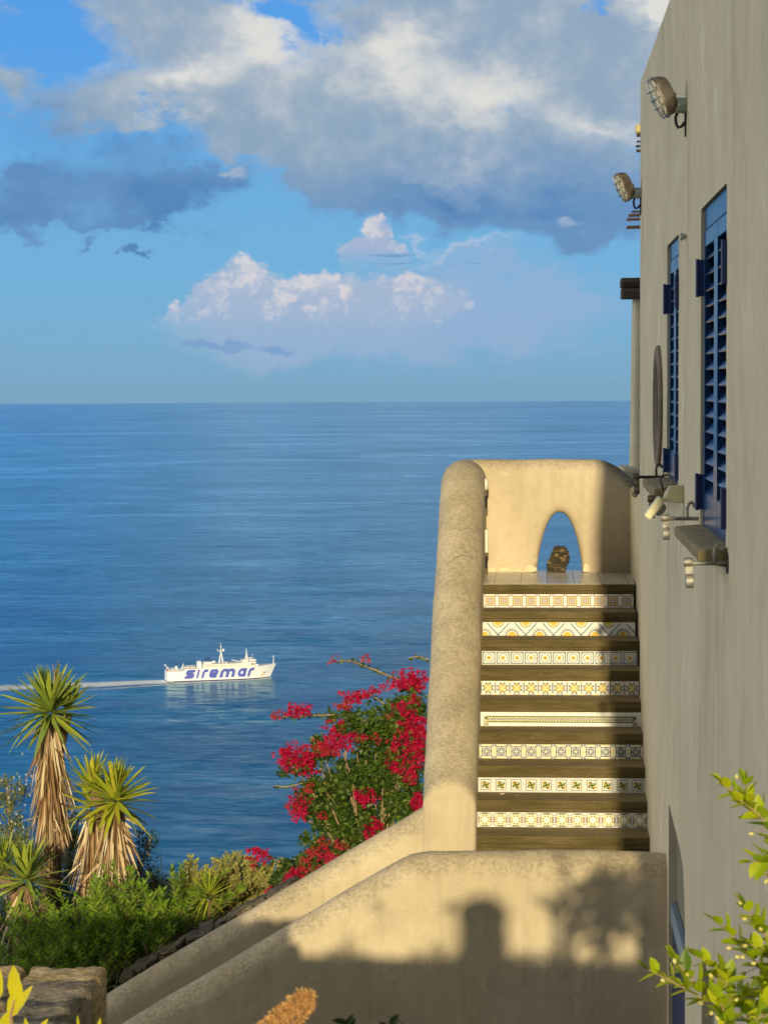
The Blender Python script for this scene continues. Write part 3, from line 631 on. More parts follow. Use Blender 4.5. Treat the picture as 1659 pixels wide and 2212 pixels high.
# ------------------------------------------------------------------ rounded plaster walls
def sweep_wall(path, half, zbot, side, name, mat, parent, nround=14, end_r=(.04, .04), wob=.006, seed=1, dense=None):
    """path: list of (Vector xyz of the crest). side: unit vector across the wall. The top is half-round."""
    pts = [Vector(p) for p in path]
    L = [0]
    for a, b_ in zip(pts, pts[1:]): L.append(L[-1] + (b_ - a).length)
    tot = L[-1]; S = []
    d = 0
    n = max(8, int(tot / .06))
    st = [tot * k / n for k in range(n + 1)]
    er = end_r
    st = sorted(set(st + [er[0] * q for q in (.05, .2, .5, 1)] + [tot - er[1] * q for q in (.05, .2, .5, 1)]))
    rings = []
    for s_ in st:
        k = max(i for i in range(len(L)) if L[i] <= s_ + 1e-9); k = min(k, len(pts) - 2)
        p = pts[k].lerp(pts[k + 1], (s_ - L[k]) / (L[k + 1] - L[k]))
        ins = 0
        for e, dd in ((er[0], s_), (er[1], tot - s_)):
            if e > 0 and dd < e: ins = max(ins, e - math.sqrt(max(0, e * e - (e - dd) ** 2)))
        hw = half - ins; ring = []
        zb = zbot(p) if callable(zbot) else zbot
        zc = p.z - half
        prof = [(-hw, zb), (-hw, zb + (zc - zb) * .33), (-hw, zb + (zc - zb) * .66)] + [(-hw * math.cos(math.pi * q / nround), zc + (half - ins) * math.sin(math.pi * q / nround)) for q in range(nround + 1)] + [(hw, zb + (zc - zb) * .66), (hw, zb + (zc - zb) * .33), (hw, zb)]
        for a, z in prof:
            q = Vector((p.x, p.y, 0)) + side * a; q.z = z
            nz_ = mnoise.noise(q * 1.7 + Vector((seed, 0, 0))) * wob + mnoise.noise(q * 5 + Vector((seed, 3, 0))) * wob * .35
            q += side * nz_ + Vector((0, 0, nz_ * .8)); ring.append(q)
        rings.append(ring)
    b = MB(); m = len(rings[0])
    b.v = [tuple(q) for r_ in rings for q in r_]
    b.f = [(i * m + k, i * m + k + 1, (i + 1) * m + k + 1, (i + 1) * m + k) for i in range(len(rings) - 1) for k in range(m - 1)]
    b.f += [tuple(range(m)), tuple((len(rings) - 1) * m + k for k in range(m - 1, -1, -1))]; b.m = [0] * len(b.f)
    o = b.build(name, mat, parent, auto=50); return outward(o)
parapet = thing('stair_parapet', 'thick sandy plaster parapet with rounded top and an arched end beside the tiled steps', 'parapet wall', (0, 0, 0))
XC = -.367 - .172
zc0 = at(968, 1690, 14.48).z
side_path = [(XC, 14.46, zc0 - .005), (XC, 14.60, zc0 + .07)]
for k in range(1, 24):
    y = 14.60 + (17.25 - 14.60) * k / 23; side_path.append((XC, y, zc0 + .07 + (y - 14.60) * .628))
zt = -.597
zz = side_path[-1][2]
for k in range(1, 9):
    f = k / 8; y = 17.25 + .60 * f; side_path.append((XC, y, zz + (zt - zz) * math.sin(f * math.pi / 2)))
side_path += [(XC, 17.95, zt), (XC, 18.17, zt)]
sweep_wall(side_path, .172, -4.9, Vector((1, 0, 0)), 'side_wall', M_par, parapet, 18, (.035, .12), .008, 3)

def arched_wall():
    y0, y1 = 17.98, 18.20; th = y1 - y0; rt = th / 2; ra = .07
    zf = Z0 - .25; base = Z0
    ac = .5 * (at(1160, 1236, 18).x + at(1257, 1236, 18).x); aw = .5 * (at(1257, 1236, 18).x - at(1160, 1236, 18).x); ah = at(1212, 1107, 18).z - base
    def arch(x):
        u = abs(x - ac) / aw
        return base + ah * (max(0, 1 - u ** 2.1)) ** .70 if u < 1 else None
    def top(x):
        z = zt + .004 * mnoise.noise(Vector((x * 4, 0, 0)))
        if x > .46: z -= .135 * ((x - .46) / .30) ** 2.1
        return z
    xs = sorted(set([round(v, 4) for v in list(np.linspace(-.54, ac - aw, 14)) + [ac - aw * math.cos(math.pi * k / 40) for k in range(41)] + list(np.linspace(ac + aw, .93, 22))]))
    curve = np.array([(x, arch(x)) for x in [ac - aw * math.cos(math.pi * k / 200) for k in range(1, 200)]])
    rows = 46; front = []; back = []
    for x in xs:
        a = arch(x); zb = a if a is not None else zf; zt_ = top(x)
        cf, cb = [], []
        for j in range(rows + 1):
            f = j / rows; f = f if a is None else f
            f = 1 - (1 - f) ** 1.35
            z = zb + (zt_ - zb) * f
            if a is None and z < base - .01 and j > 0: pass
            dt = zt_ - z; da = float(np.min(np.hypot(curve[:, 0] - x, curve[:, 1] - z))) if z > base - .02 else 9
            if a is not None and j == 0: da = 0
            off = 0
            if dt < rt: off = max(off, rt - math.sqrt(max(0, rt * rt - (rt - dt) ** 2)))
            if da < ra: off = max(off, ra - math.sqrt(max(0, ra * ra - (ra - da) ** 2)))
            n_ = .006 * mnoise.noise(Vector((x * 3, z * 3, 5)))
            off = min(off, rt)
            cf.append((x, y0 + off + n_ * (off < rt * .9), z)); cb.append((x, y1 - off, z))
        front.append(cf); back.append(cb)
    b = MB(); m = rows + 1; nx = len(xs)
    b.v = [p for c in front for p in c] + [p for c in back for p in c]; K2 = nx * m; f = b.f
    for i in range(nx - 1):
        for j in range(rows):
            a, c = i * m + j, (i + 1) * m + j
            f.append((a, c, c + 1, a + 1)); f.append((K2 + a, K2 + a + 1, K2 + c + 1, K2 + c))
        f.append((i * m, K2 + i * m, K2 + (i + 1) * m, (i + 1) * m)); f.append((i * m + rows, (i + 1) * m + rows, K2 + (i + 1) * m + rows, K2 + i * m + rows))
    for i in (0, nx - 1):
        for j in range(rows): f.append((i * m + j, i * m + j + 1, K2 + i * m + j + 1, K2 + i * m + j))
    b.m = [0] * len(f)
    # the arch starts at the landing: below it the wall is closed by the landing slab
    o = b.build('arched_wall', M_par, parapet, auto=60)
    bm = bmesh.new(); bm.from_mesh(o.data); bmesh.ops.remove_doubles(bm, verts=bm.verts, dist=.0005); bmesh.ops.recalc_face_normals(bm, faces=bm.faces); bm.to_mesh(o.data); bm.free()
    o.data.polygons.foreach_set('use_smooth', [True] * len(o.data.polygons)); o.data.set_sharp_from_angle(angle=R(60))
    o['label'] = 'end wall pierced by a tall pointed arch'
arched_wall()
# worn white patches along the foot of the end wall
M_patch = simple('pale_render_patch', (.72, .62, .42), .9, var=.1); r0 = rng(8)
for x0, wd, hh in ((-.35, .06, .035), (-.27, .09, .04), (-.14, .05, .02), (-.06, .09, .05), (.395, .05, .06)):
    b = MB(); n = 12; b.add([(x0 + wd * (.5 + .5 * math.cos(2 * math.pi * k / n)) , 17.966, Z0 + .006 + hh * max(0, .35 + .65 * math.sin(2 * math.pi * k / n) + r0.uniform(-.15, .15))) for k in range(n)], [tuple(range(n - 1, -1, -1))]); b.build('bare_patch', M_patch, parapet)

# the pair of walls that run down to the left
diag = thing('back_flight_wall', 'plaster balustrade wall with rounded crest sloping down from the parapet post, behind the other one', 'balustrade wall')
A = at(905, 1750, 14.62); B = at(240, 2144, 14.62); dd_ = (B - A)
yc = 14.505 + .15
pth = [(-.60, yc, A.z + .02 + (A.x + .6) * 0 + .06), (A.x, yc, A.z)] + [(A.x + dd_.x * k / 20 * 1.25, yc, A.z + dd_.z * k / 20 * 1.25) for k in range(1, 21)]
sweep_wall(pth, .15, lambda p: p.z - 1.9, Vector((0, 1, 0)), 'wall', M_par, diag, 16, (.02, .05), .010, 7)
front = thing('front_flight_wall', 'plaster balustrade wall in front, flat-topped by the house then sloping down, dappled with shadow', 'balustrade wall')
yw = 12.64 + .15
P1 = at(1440, 1847, 12.75); P2 = at(1010, 1839, 12.75); P3 = at(915, 1838, 12.75); P4 = at(860, 1861, 12.75); P5 = at(270, 2212, 12.75)
sl_ = (P5 - P4)
pth = [(XR + .06, yw, P1.z), (P2.x + .25, yw, P2.z + .0), (P2.x, yw, P2.z), (P3.x + .02, yw, P3.z - .006), (.5 * (P3.x + P4.x), yw, .5 * (P3.z + P4.z) + .006), (P4.x, yw, P4.z)] + [(P4.x + sl_.x * k / 16 * 1.4, yw, P4.z + sl_.z * k / 16 * 1.4) for k in range(1, 17)]
sweep_wall(pth, .15, lambda p: min(-4.6, p.z - 1.9), Vector((0, 1, 0)), 'wall', M_par, front, 16, (.0, .05), .012, 11)

# two white wall fittings on the inner side of the parapet
for k, (py, hh, lab) in enumerate(((1046, .10, 'small white oval light cover high on the inner face of the parapet'), (1168, .20, 'tall white light cover low on the inner face of the parapet'))):
    c = at(1051, py, 17.55); cz = c.z
    t_ = thing('wall_light', lab, 'wall light', (XL, 17.55, cz), 'white light covers on the parapet')
    b = MB(); Mx = Matrix.Rotation(R(90), 4, 'Y')
    b.lathe([(.0, .028), (.03, .027), (.045, .018), (.048, .0)], Mx, 20, sx=hh * 10, sy=.9) if k == 0 else b.box((0, -.06, -hh / 2 * .9), (.024, .06, hh / 2 * .9))
    b.build('cover', M_whitep, t_, auto=40, bevel=0 if k == 0 else .006)
    b = MB(); b.lathe([(.0, .020), (.04, .018), (.05, .0)], Matrix.Translation((0, .0, -.105 - hh / 3.2)) @ Mx, 20, sx=1.0, sy=.8); b.build('dark_recess', M_dark, t_, smooth=True)
# rock in the arch
def rock_mesh(name, size, mat, seed, parent=None, sub=3, amp=.25, sq=.6):
    bm = bmesh.new(); bmesh.ops.create_icosphere(bm, subdivisions=sub, radius=1); sd = Vector((seed * 1.7, seed * .9, seed))
    for v in bm.verts:
        c = v.co.copy(); l = max(abs(c.x), abs(c.y), abs(c.z)); c = c.lerp(c / l * .85, sq)
        c *= 1 + amp * mnoise.noise(c * 1.3 + sd) + amp * .5 * mnoise.noise(c * 3.4 + sd) + amp * .2 * mnoise.noise(c * 9 + sd)
        v.co = Vector((c.x * size[0], c.y * size[1], c.z * size[2]))
    me = bpy.data.meshes.new(name); bm.to_mesh(me); bm.free(); me.materials.append(mat)
    me.polygons.foreach_set('use_smooth', [True] * len(me.polygons)); me.set_sharp_from_angle(angle=R(38))
    return link(name, me, parent)
c = at(1206, 1236, 18.02)
o = rock_mesh('rock', (.085, .065, .115), M_lava, 6, sub=4, amp=.36); o.location = (c.x, 18.02, Z0 + .098)
for v in o.data.vertices: v.co.x *= 1.0 - 2.4 * max(0, v.co.z + .02) ; v.co.x += .02 * v.co.z / .1
tag(o, 'black and ochre rock standing in the arched opening of the parapet', 'rock')

# ------------------------------------------------------------------ house
house = thing('house', 'tall beige plaster house wall with blue shuttered windows along the steps', 'house')
YH0, YH1, ZR, ZB = 2.9, 15.95, 2.075, -6.0
def rrect(y0, z0, y1, z1, r, n=5):
    o = []
    for cy, cz, a0 in ((y1 - r, z1 - r, 0), (y0 + r, z1 - r, 90), (y0 + r, z0 + r, 180), (y1 - r, z0 + r, 270)):
        o += [(cy + r * math.cos(R(a0 + 90 * k / n)), cz + r * math.sin(R(a0 + 90 * k / n))) for k in range(n + 1)]
    return o
win_near = (8.87, 10.22, -.645, .768); win_far = (11.76, 12.76, -.535, .76)
def arch_outline(px_list):
    return [(lambda q: (q.y, q.z))(onX(px, py, XR)) for px, py in px_list]
door_o = arch_outline([(1444, 1735), (1452, 1768), (1461, 1805), (1469, 1838), (1474, 1872), (1477, 1920), (1478.5, 1990), (1479, 2060)])
d_y0 = door_o[-1][0]; door_o += [(d_y0, ZB + .3), (door_o[0][0], ZB + .3)]
door2_o = arch_outline([(1515, 2050), (1522, 2080), (1530, 2112), (1537, 2150), (1541, 2190), (1543, 2240)])
door2_o += [(door2_o[-1][0], ZB + .3), (door2_o[0][0], ZB + .3)]
holes = [rrect(win_near[0], win_near[2], win_near[1], win_near[3], .03), rrect(win_far[0], win_far[2], win_far[1], win_far[3], .03), door_o, door2_o]
def house_front():
    bm = bmesh.new()
    def loop(pts):
        vs = [bm.verts.new((XR, y, z)) for y, z in pts]; return vs, [bm.edges.new((vs[i], vs[(i + 1) % len(vs)])) for i in range(len(vs))]
    allv, E = [], []
    vs, es = loop([(YH0, ZB), (YH1, ZB), (YH1, ZR), (YH0, ZR)]); allv.append(vs); E += es
    for h in holes:
        vs, es = loop(h); allv.append(vs); E += es
    bmesh.ops.triangle_fill(bm, use_beauty=True, use_dissolve=False, edges=E)
    # reveals
    dep = [.03, .03, .045, .045]
    for vs, d in zip(allv[1:], dep):
        n = len(vs); mid = [bm.verts.new((XR + d * .45, v.co.y, v.co.z)) for v in vs]; bk = [bm.verts.new((XR + d, v.co.y, v.co.z)) for v in vs]
        for i in range(n):
            bm.faces.new((vs[i], vs[(i + 1) % n], mid[(i + 1) % n], mid[i])); bm.faces.new((mid[i], mid[(i + 1) % n], bk[(i + 1) % n], bk[i]))
    # other sides
    X2 = XR + 5.5
    o = allv[0]; ov = [bm.verts.new((X2, v.co.y, v.co.z)) for v in o]
    for i in range(4): bm.faces.new((o[i], o[(i + 1) % 4], ov[(i + 1) % 4], ov[i]))
    bm.faces.new(ov)
    me = bpy.data.meshes.new('wall'); bmesh.ops.recalc_face_normals(bm, faces=bm.faces); bm.to_mesh(me); bm.free(); me.materials.append(M_house)
    link('wall', me, house)
house_front()
# back planes of the arched recesses
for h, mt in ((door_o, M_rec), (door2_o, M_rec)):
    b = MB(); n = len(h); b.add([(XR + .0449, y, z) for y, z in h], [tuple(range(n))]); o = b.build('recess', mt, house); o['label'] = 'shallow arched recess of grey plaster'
# blue door inside the larger recess
dr = MB(); pA = onX(1449, 1922, XR + .03); pB = onX(1478, 2068, XR + .03)
ys_, ye_ = pA.y - .02, d_y0 + .02
zt1 = pA.z - .02
dr.box((XR + .022, ye_, ZB + .3), (XR + .043, ys_, zt1))
o = dr.build('door', M_navy, house, bevel=.004)
fr = MB(); fr.box((XR + .012, ys_ - .16, ZB + .3), (XR + .040, ys_ + .012, zt1 + .012)); fr.box((XR + .012, ye_, zt1 - .10), (XR + .040, ys_ - .161, zt1 + .012)); fr.build('door_frame', simple('pale_blue_frame', (.20, .30, .40), .5, var=.15), o)
def window(Y0, Y1, z0, z1):
    wd = link('window', None, house, (0, 0, 0)); X = XR + .012
    f = MB(); f.box((X + .004, Y0 - .015, .672), (X + .03, Y1 + .015, z1 + .02)); f.build('frame', M_blue, wd, bevel=.003)
    bk = MB(); bk.box((X + .040, Y0, z0), (X + .06, Y1, z1)); bk.build('pane', M_dark, wd)
    ym = (Y0 + Y1) / 2; W = (Y1 - Y0) / 2; sw = min(.085, W * .17)
    for a, c in ((Y0, ym - .003), (ym + .003, Y1)):
        s = MB(); zt_ = .665; zb_ = z0 + .002
        s.box((X, a, zb_), (X + .03, a + sw, zt_)); s.box((X, c - sw, zb_), (X + .03, c, zt_))
        s.box((X + .001, a + sw, .598), (X + .029, c - sw, zt_ - .001)); s.box((X + .001, a + sw, zb_), (X + .029, c - sw, z0 + .16))
        z = z0 + .175
        while z < .60:
            Mx = Matrix.Translation((X + .022, (a + c) / 2, z)) @ Matrix.Rotation(R(-48), 4, 'Y'); s.obox(Mx, (.056, c - a - 2 * sw + .002, .007)); z += .0686
        s.build('shutter', M_blue, wd)
    for yy in (Y0 - .012, Y1 + .012):
        for zz_ in ((.385, .545), (-.563, -.407)):
            if zz_[0] < z0: zz_ = (z0 + .04, z0 + .17)
            h = MB(); h.box((XR - .012, yy - .014, zz_[0]), (XR + .013, yy + .014, zz_[1])); h.tube([(XR - .014, yy, zz_[0] - .004), (XR - .014, yy, zz_[1] + .004)], .009, 10); h.build('hinge', M_navy, wd)
    return wd
wn = window(*win_near); wn['label'] = 'wider blue louvred window nearer the viewer'
wf = window(*win_far); wf['label'] = 'narrower blue louvred window beyond'
def sill(Y0, Y1, z, w_, parent):
    s = MB(); xo = XR - w_; n = 26; pr = []
    sec = [(XR + .02, z + .004), (xo + .012, z - .006), (xo, z - .016), (xo, z - .046), (xo + .012, z - .056), (XR + .02, z - .075)]
    for k in range(n + 1):
        y = Y0 + (Y1 - Y0) * k / n
        pr.append([(x + (0 if i in (0, 5) else .004 * mnoise.noise(Vector((y * 9, i, 2)))), y, zz_ - (.022 * max(0, mnoise.noise(Vector((y * 6, 7, i)))) if i in (4, 5) else 0)) for i, (x, zz_) in enumerate(sec)])
    m = len(sec); s.v = [p for c in pr for p in c]; s.f = [(i * m + k, i * m + (k + 1) % m, (i + 1) * m + (k + 1) % m, (i + 1) * m + k) for i in range(n) for k in range(m)] + [tuple(range(m - 1, -1, -1)), tuple(n * m + k for k in range(m))]; s.m = [0] * len(s.f)
    o = s.build('sill', M_sill, parent, auto=40); return outward(o)
sill(8.80, 10.28, -.636, .112, wn); sill(11.66, 12.86, -.530, .130, wf)
# brackets at both ends of each sill: bar, clamp ring, hook
def bracket(y, z, x_out, bright, name_lab, parent_thing=None, plate=False):
    t_ = thing('sill_bracket', name_lab, 'metal bracket', (XR, y, z), 'iron brackets at the window sills')
    mt = M_galv if bright else M_iron; L = x_out
    b = MB(); b.tube([(0, 0, 0), (-L, 0, 0)], .009, 10); b.build('bar', mt, t_, auto=40)
    b = MB(); b.lathe([(.0, -.018), (.016, -.018), (.018, -.01), (.018, .01), (.016, .018), (0, .018)], Matrix.Translation((-L, 0, .004)) @ Matrix.Rotation(R(90), 4, 'Y'), 16); b.build('clamp', mt, t_, auto=40)
    b = MB(); Mx = Matrix.Translation((-L + .004, -.002, -.068)) @ Matrix.Rotation(R(90), 4, 'Y')
    b.lathe([(.025, -.015), (.028, -.013), (.028, .013), (.025, .015), (.019, .013), (.019, -.013), (.025, -.015)], Mx, 22); b.box((-L - .012, -.006, -.04), (-L + .016, .006, -.006)); b.build('ring', mt, t_, auto=40)
    b = MB(); b.tube([(-.05, 0, .0), (-.052, .0, .045), (-.044, 0, .068), (-.030, 0, .074), (-.020, 0, .062), (-.024, 0, .05)], .007, 8); b.build('hook', M_iron if not bright else M_galv, t_, auto=40)
    if plate:
        b = MB(); b.lathe([(0, -.006), (.040, -.006), (.042, 0), (.040, .004), (0, .004)], Matrix.Rotation(R(90), 4, 'Y'), 24); b.build('wall_plate', M_iron, t_, auto=40)
bracket(8.77, -.690, .150, True, 'galvanised bracket with a round plate at the near end of the wider sill', plate=True)
bracket(10.31, -.610, .150, True, 'galvanised bracket and ring at the far end of the wider sill')
bracket(11.63, -.590, .145, False, 'dark bracket at the near end of the narrower sill')
bracket(12.90, -.528, .165, False, 'dark bracket at the far end of the narrower sill')
# oval stone ring on the wall
rg = MB(); cy, cz, rr_ = 13.50, -.134, .356
Mx = Matrix.Translation((XR, cy, cz)) @ Matrix.Rotation(R(-90), 4, 'Y')
rg.lathe([(.0, .003), (.19, .003), (.195, .010), (.235, .010), (.24, .018), (.27, .018), (.275, .024), (.345, .024), (.356, .016), (.356, -.004)], Mx, 56)
o = rg.build('stone_ring', [M_terr], None, auto=35); tag(o, 'round brown stone ring set on the house wall beyond the windows', 'stone ring')
b = MB(); b.lathe([(0, .005), (.188, .005), (.188, .001)], Mx, 40); b.build('centre', M_dark, o, smooth=False)
# bulkhead lamps
def lamp(px, py, Y, lab, s=1.0):
    c = onX(px, py, XR); t_ = thing('bulkhead_lamp', lab, 'wall lamp', (XR, c.y, c.z), 'caged lamps on the house wall')
    b = MB(); b.lathe([(0, -.003), (.036, -.003), (.038, .002), (.038, .060), (.035, .068), (0, .068)], Matrix.Rotation(R(-90), 4, 'Y'), 20)
    b.lathe([(0, .037), (.010, .037), (.012, .046), (0, .047)], Matrix.Translation((-.035, 0, 0)) @ Matrix.Rotation(R(90), 4, 'X'), 12); b.build('junction_box', M_plast, t_, auto=35)
    # body: a capsule-shaped pot, its mouth looking out and down
    Mb = Matrix.Translation((-.098, -.01, .052)) @ Matrix.Rotation(R(-90 - 24), 4, 'Y') @ Matrix.Scale(.86, 4) @ Matrix.Rotation(R(8), 4, 'X')
    def stadium(r_, hl, z, n=20): return [(hl * (1 if math.cos(a) > 0 else -1) + r_ * math.cos(a), r_ * math.sin(a), z) for a in [2 * math.pi * (k + .5) / n for k in range(n)]]
    def shell(prof, mat, name, cap0=False, cap1=True, parent=t_):
        m = MB(); n = 20; vs = []
        for r_, hl, z in prof: vs += [Mb @ Vector(p) for p in stadium(r_, hl, z)]
        fs = [(i * n + k, i * n + (k + 1) % n, (i + 1) * n + (k + 1) % n, (i + 1) * n + k) for i in range(len(prof) - 1) for k in range(n)]
        if cap0: fs.append(tuple(range(n - 1, -1, -1)))
        if cap1: fs.append(tuple((len(prof) - 1) * n + k for k in range(n)))
        m.add(vs, fs); return outward(m.build(name, mat, parent, auto=35))
    shell([(.030, .035, -.040), (.046, .050, -.030), (.058, .055, .0), (.062, .057, .030), (.066, .057, .034), (.066, .057, .044)], M_brass, 'body', True, True)
    shell([(.054, .054, .0445), (.054, .054, .060), (.046, .050, .072), (.030, .044, .080)], M_glass, 'glass', False, True)
    cg = MB()
    ring = [Mb @ Vector(p) for p in stadium(.060, .057, .064, 28)]; cg.tube(ring + [ring[0]], .0042, 6)
    for hx in (-.05, .0, .05):
        cg.tube([Mb @ Vector((hx, sy * .062 if abs(sy) == 1 else sy * .05, .050 + (.038 if abs(sy) < 1 else 0))) for sy in (-1, -.8, 0, .8, 1)], .0034, 6)
    cg.tube([Mb @ Vector((hx, 0, z)) for hx, z in ((-.118, .050), (-.10, .078), (0, .090), (.10, .078), (.118, .050))], .0034, 6)
    for hx in (-.05, .05): cg.tube([Mb @ Vector((hx + q, -.062, .052 + w__)) for q, w__ in ((-.010, 0), (-.006, .012), (.006, .012), (.010, 0), (0, -.008), (-.010, 0))], .0038, 6)
    cg.build('cage', M_chrome, t_, auto=40)
    ar = MB(); ar.box((-.075, -.016, -.010), (-.05, .016, .06)); ar.build('arm', M_iron, t_)
    cb_ = MB(); cb_.tube([(-.045, 0, -.038), (-.052, 0, -.055), (-.050, 0, -.085), (-.040, 0, -.105), (-.022, 0, -.10), (-.008, 0, -.08)], .0075, 8); cb_.tube([(-.006, 0, -.02), (-.005, 0, -.150)], .005, 6); cb_.build('cable', M_iron, t_, smooth=True)
lamp(1482, 228, 11.0, 'caged bulkhead lamp nearer the roof corner of the wall, seen against the plaster')
lamp(1384.5, 417, 15.6, 'caged bulkhead lamp jutting past the far edge of the house against the sky')
# small cone spout, sensor lamp
c = onX(1482, 511, XR); b = MB(); b.lathe([(.006, .030), (.022, .028), (.014, .012), (.008, -.002), (0, -.003)], Matrix.Translation((XR, c.y, c.z)) @ Matrix.Rotation(R(-90), 4, 'Y'), 16)
o = b.build('wall_spout', M_plast, None, smooth=True); tag(o, 'tiny pale green cone fixed to the wall between the two windows', 'spout')
c = onX(1476, 1067, XR); t_ = thing('floodlight', 'cream plastic sensor floodlight hanging off the wall beside the narrower sill', 'floodlight', (XR, c.y, c.z))
b = MB(); b.add([(-.0, -.028, -.045), (-.0, .028, -.045), (-.0, .028, .045), (-.0, -.028, .045), (-.085, -.028, -.038), (-.085, .028, -.038), (-.070, .028, .040), (-.070, -.028, .040), (-.105, -.02, -.030), (-.105, .02, -.030), (-.092, .02, .008), (-.092, -.02, .008)],
      [(3, 2, 1, 0), (0, 1, 5, 4), (2, 3, 7, 6), (1, 2, 6, 5), (3, 0, 4, 7), (4, 5, 9, 8), (6, 7, 11, 10), (5, 6, 10, 9), (7, 4, 8, 11), (8, 9, 10, 11)]); outward(b.build('bracket', M_cream, t_, bevel=.004))
b = MB(); Mx = Matrix.Translation((-.145, 0, -.070)) @ Matrix.Rotation(R(-52), 4, 'Y')
b.obox(Mx, (.125, .10, .042)); b.build('head', M_cream, t_, bevel=.010)
b = MB(); b.lathe([(.0, -.036), (.016, -.034), (.026, -.020), (.026, .0)], Matrix.Translation((-.020, 0, 0)).inverted() @ Mx, 16, sx=1.3); b.build('lens', simple('smoky_lens', (.16, .16, .17), .25), t_, smooth=True)
b = MB(); b.tube([(-.10, .0, .02), (-.115, 0, .07), (-.10, 0, .10), (-.08, 0, .09)], .005, 6); b.build('cable', M_iron, t_, smooth=True)
# pergola behind the far corner
pg = thing('pergola', 'timber pergola with a plaster column jutting out behind the far corner of the house', 'pergola')
cl = at(1367, 641, 19.3); clb = at(1360, 1014, 19.3); b = MB(); n = 10
rings = []
for k in range(n + 1):
    f = k / n; x = clb.x + (cl.x - clb.x) * f; z = clb.z + (cl.z - clb.z) * f - .03 * (1 - f); ww = .16
    rings.append([(x + ww + ww * math.copysign(abs(math.cos(a)) ** .45, math.cos(a)) + .003 * mnoise.noise(Vector((k, a, 0))), 19.3 + .16 + .16 * math.copysign(abs(math.sin(a)) ** .45, math.sin(a)), z) for a in [2 * math.pi * q / 20 for q in range(20)]])
b.v = [p for r_ in rings for p in r_]; b.f = [(i * 20 + k, i * 20 + (k + 1) % 20, (i + 1) * 20 + (k + 1) % 20, (i + 1) * 20 + k) for i in range(n) for k in range(20)] + [tuple(n * 20 + k for k in range(20))]; b.m = [0] * len(b.f)
o = b.build('column', M_house, pg, auto=50); outward(o)
bl = at(1340.5, 600, 19.2); bb = at(1340.5, 645, 19.2); b = MB(); h2 = (bl.z - bb.z) / 2
b.box((bl.x, 19.2, bb.z + h2 * .98 + .006), (bl.x + 2.6, 19.44, bl.z)); b.build('beam', M_wood, pg, bevel=.012)
b = MB(); b.box((bl.x + .004, 19.19, bb.z), (bl.x + 2.6, 19.43, bb.z + h2 * .98)); b.build('beam', M_wood, pg, bevel=.012)
for (px, py, th, ln) in ((1364, 455, 5, .02), (1357, 463, 8, 0), (1353, 472, 7, 0), (1353, 489, 8, 0)):
    q = at(px, py, 20.3); b = MB(); b.tube([(q.x, 20.3, q.z - .01), (q.x + 1.2, 20.15, q.z + .02)], .5 * th / F * 20.3, 6); b.build('cane', M_cane, pg)
for (px, py, th) in ((1374.8, 292, 9), (1375, 306, 5), (1373, 316, 6), (1374, 326, 7)):
    q = at(px, py, 21.0); b = MB(); b.tube([(q.x, 21.0, q.z), (q.x + 1.2, 20.8, q.z + .03)], .5 * th / F * 21, 6); b.build('cane', M_cane, pg)
q = at(1376, 279, 21.2); o = rock_mesh('yellow_cap', (.035, .04, .05), M_tanw, 9, pg, 2, .2); o.location = (q.x + .015, 21.2, q.z)
# low terrace wall behind the far corner, and the stub that ties it to the house
tw = thing('terrace_wall', 'low shaded plaster wall carrying the pergola column behind the arched parapet', 'low wall')
q = at(1350, 1012, 18.9); b = MB(); b.box((q.x - .03, 18.75, -4.9), (4.5, 19.75, q.z)); b.build('wall', M_house, tw, bevel=.02)
q2 = at(1366, 1060, 17.6); b = MB(); b.box((XR + .02, 15.93, -4.9), (XR + .5, 18.4, q2.z + .02)); b.build('wall', M_house, tw, bevel=.03)
r0 = rng(21)
for k in range(7):
    o = rock_mesh('stone', (r0.uniform(.02, .045), .05, r0.uniform(.016, .03)), M_rockg if k % 3 else M_tanw, k + 30, tw, 2, .3); o.location = (XR + .05 + r0.uniform(-.03, .06), 17.0 + r0.uniform(-.5, .6), q2.z + .02 - r0.uniform(-.02, .04))

# ------------------------------------------------------------------ ferry
def sea_hit(px, py):
    d = ray(px, py); lo, hi = 500.0, 5000.0
    for _ in range(60):
        m = (lo + hi) / 2; p = d * m
        if p.z > sea_z(math.hypot(p.x, p.y)): lo = m
        else: hi = m
    return d * lo
sA = sea_hit(360.5, 1474.5); sB = sea_hit(583, 1463.5)
away = Vector((sA.x, sA.y, 0)).normalized(); HB = 6.6
sA2 = sA + away * HB; fwd = (sB - sA2); fwd.z = 0; LS = fwd.length; fwd.normalize(); lat = Vector((fwd.y, -fwd.x, 0))   # lat points to starboard, towards us
zs = sea_z(sA.length)
ferry = thing('ferry', 'white passenger ferry with big violet blue lettering sailing across the sea', 'ferry', (sA2.x, sA2.y, zs), rot=(0, 0, math.atan2(fwd.y, fwd.x)))
# local axes: x ahead, y to port (away from us), z up
def zx_(x): return (x - 145) / (2890 - 145) * LS
def zh(x, y): return ((1170 - .0330 * (x - 145)) - y) * .0276
def halfb(s_, h): # half breadth of the hull at length s_, height h
    f = s_ / LS; b_ = HB
    bowL = LS * .70 + h * .55
    end = LS + h * .46 if h > 0 else LS
    if s_ > bowL: b_ = HB * max(0.02, 1 - ((s_ - bowL) / max(.1, end - bowL)) ** 2.0)
    if f < .06: b_ = HB * (.90 + .10 * f / .06)
    return b_
deckz = [(0, 7.6), (.135, 7.8), (.165, 9.1), (.72, 9.1), (.80, 9.3), (.83, 8.6), (.87, 8.9), (.90, 9.6), (1.06, 10.2)]
def dz(f):
    for (a, za), (b_, zb_) in zip(deckz, deckz[1:]):
        if f <= b_: return za + (zb_ - za) * (f - a) / (b_ - a)
    return deckz[-1][1]
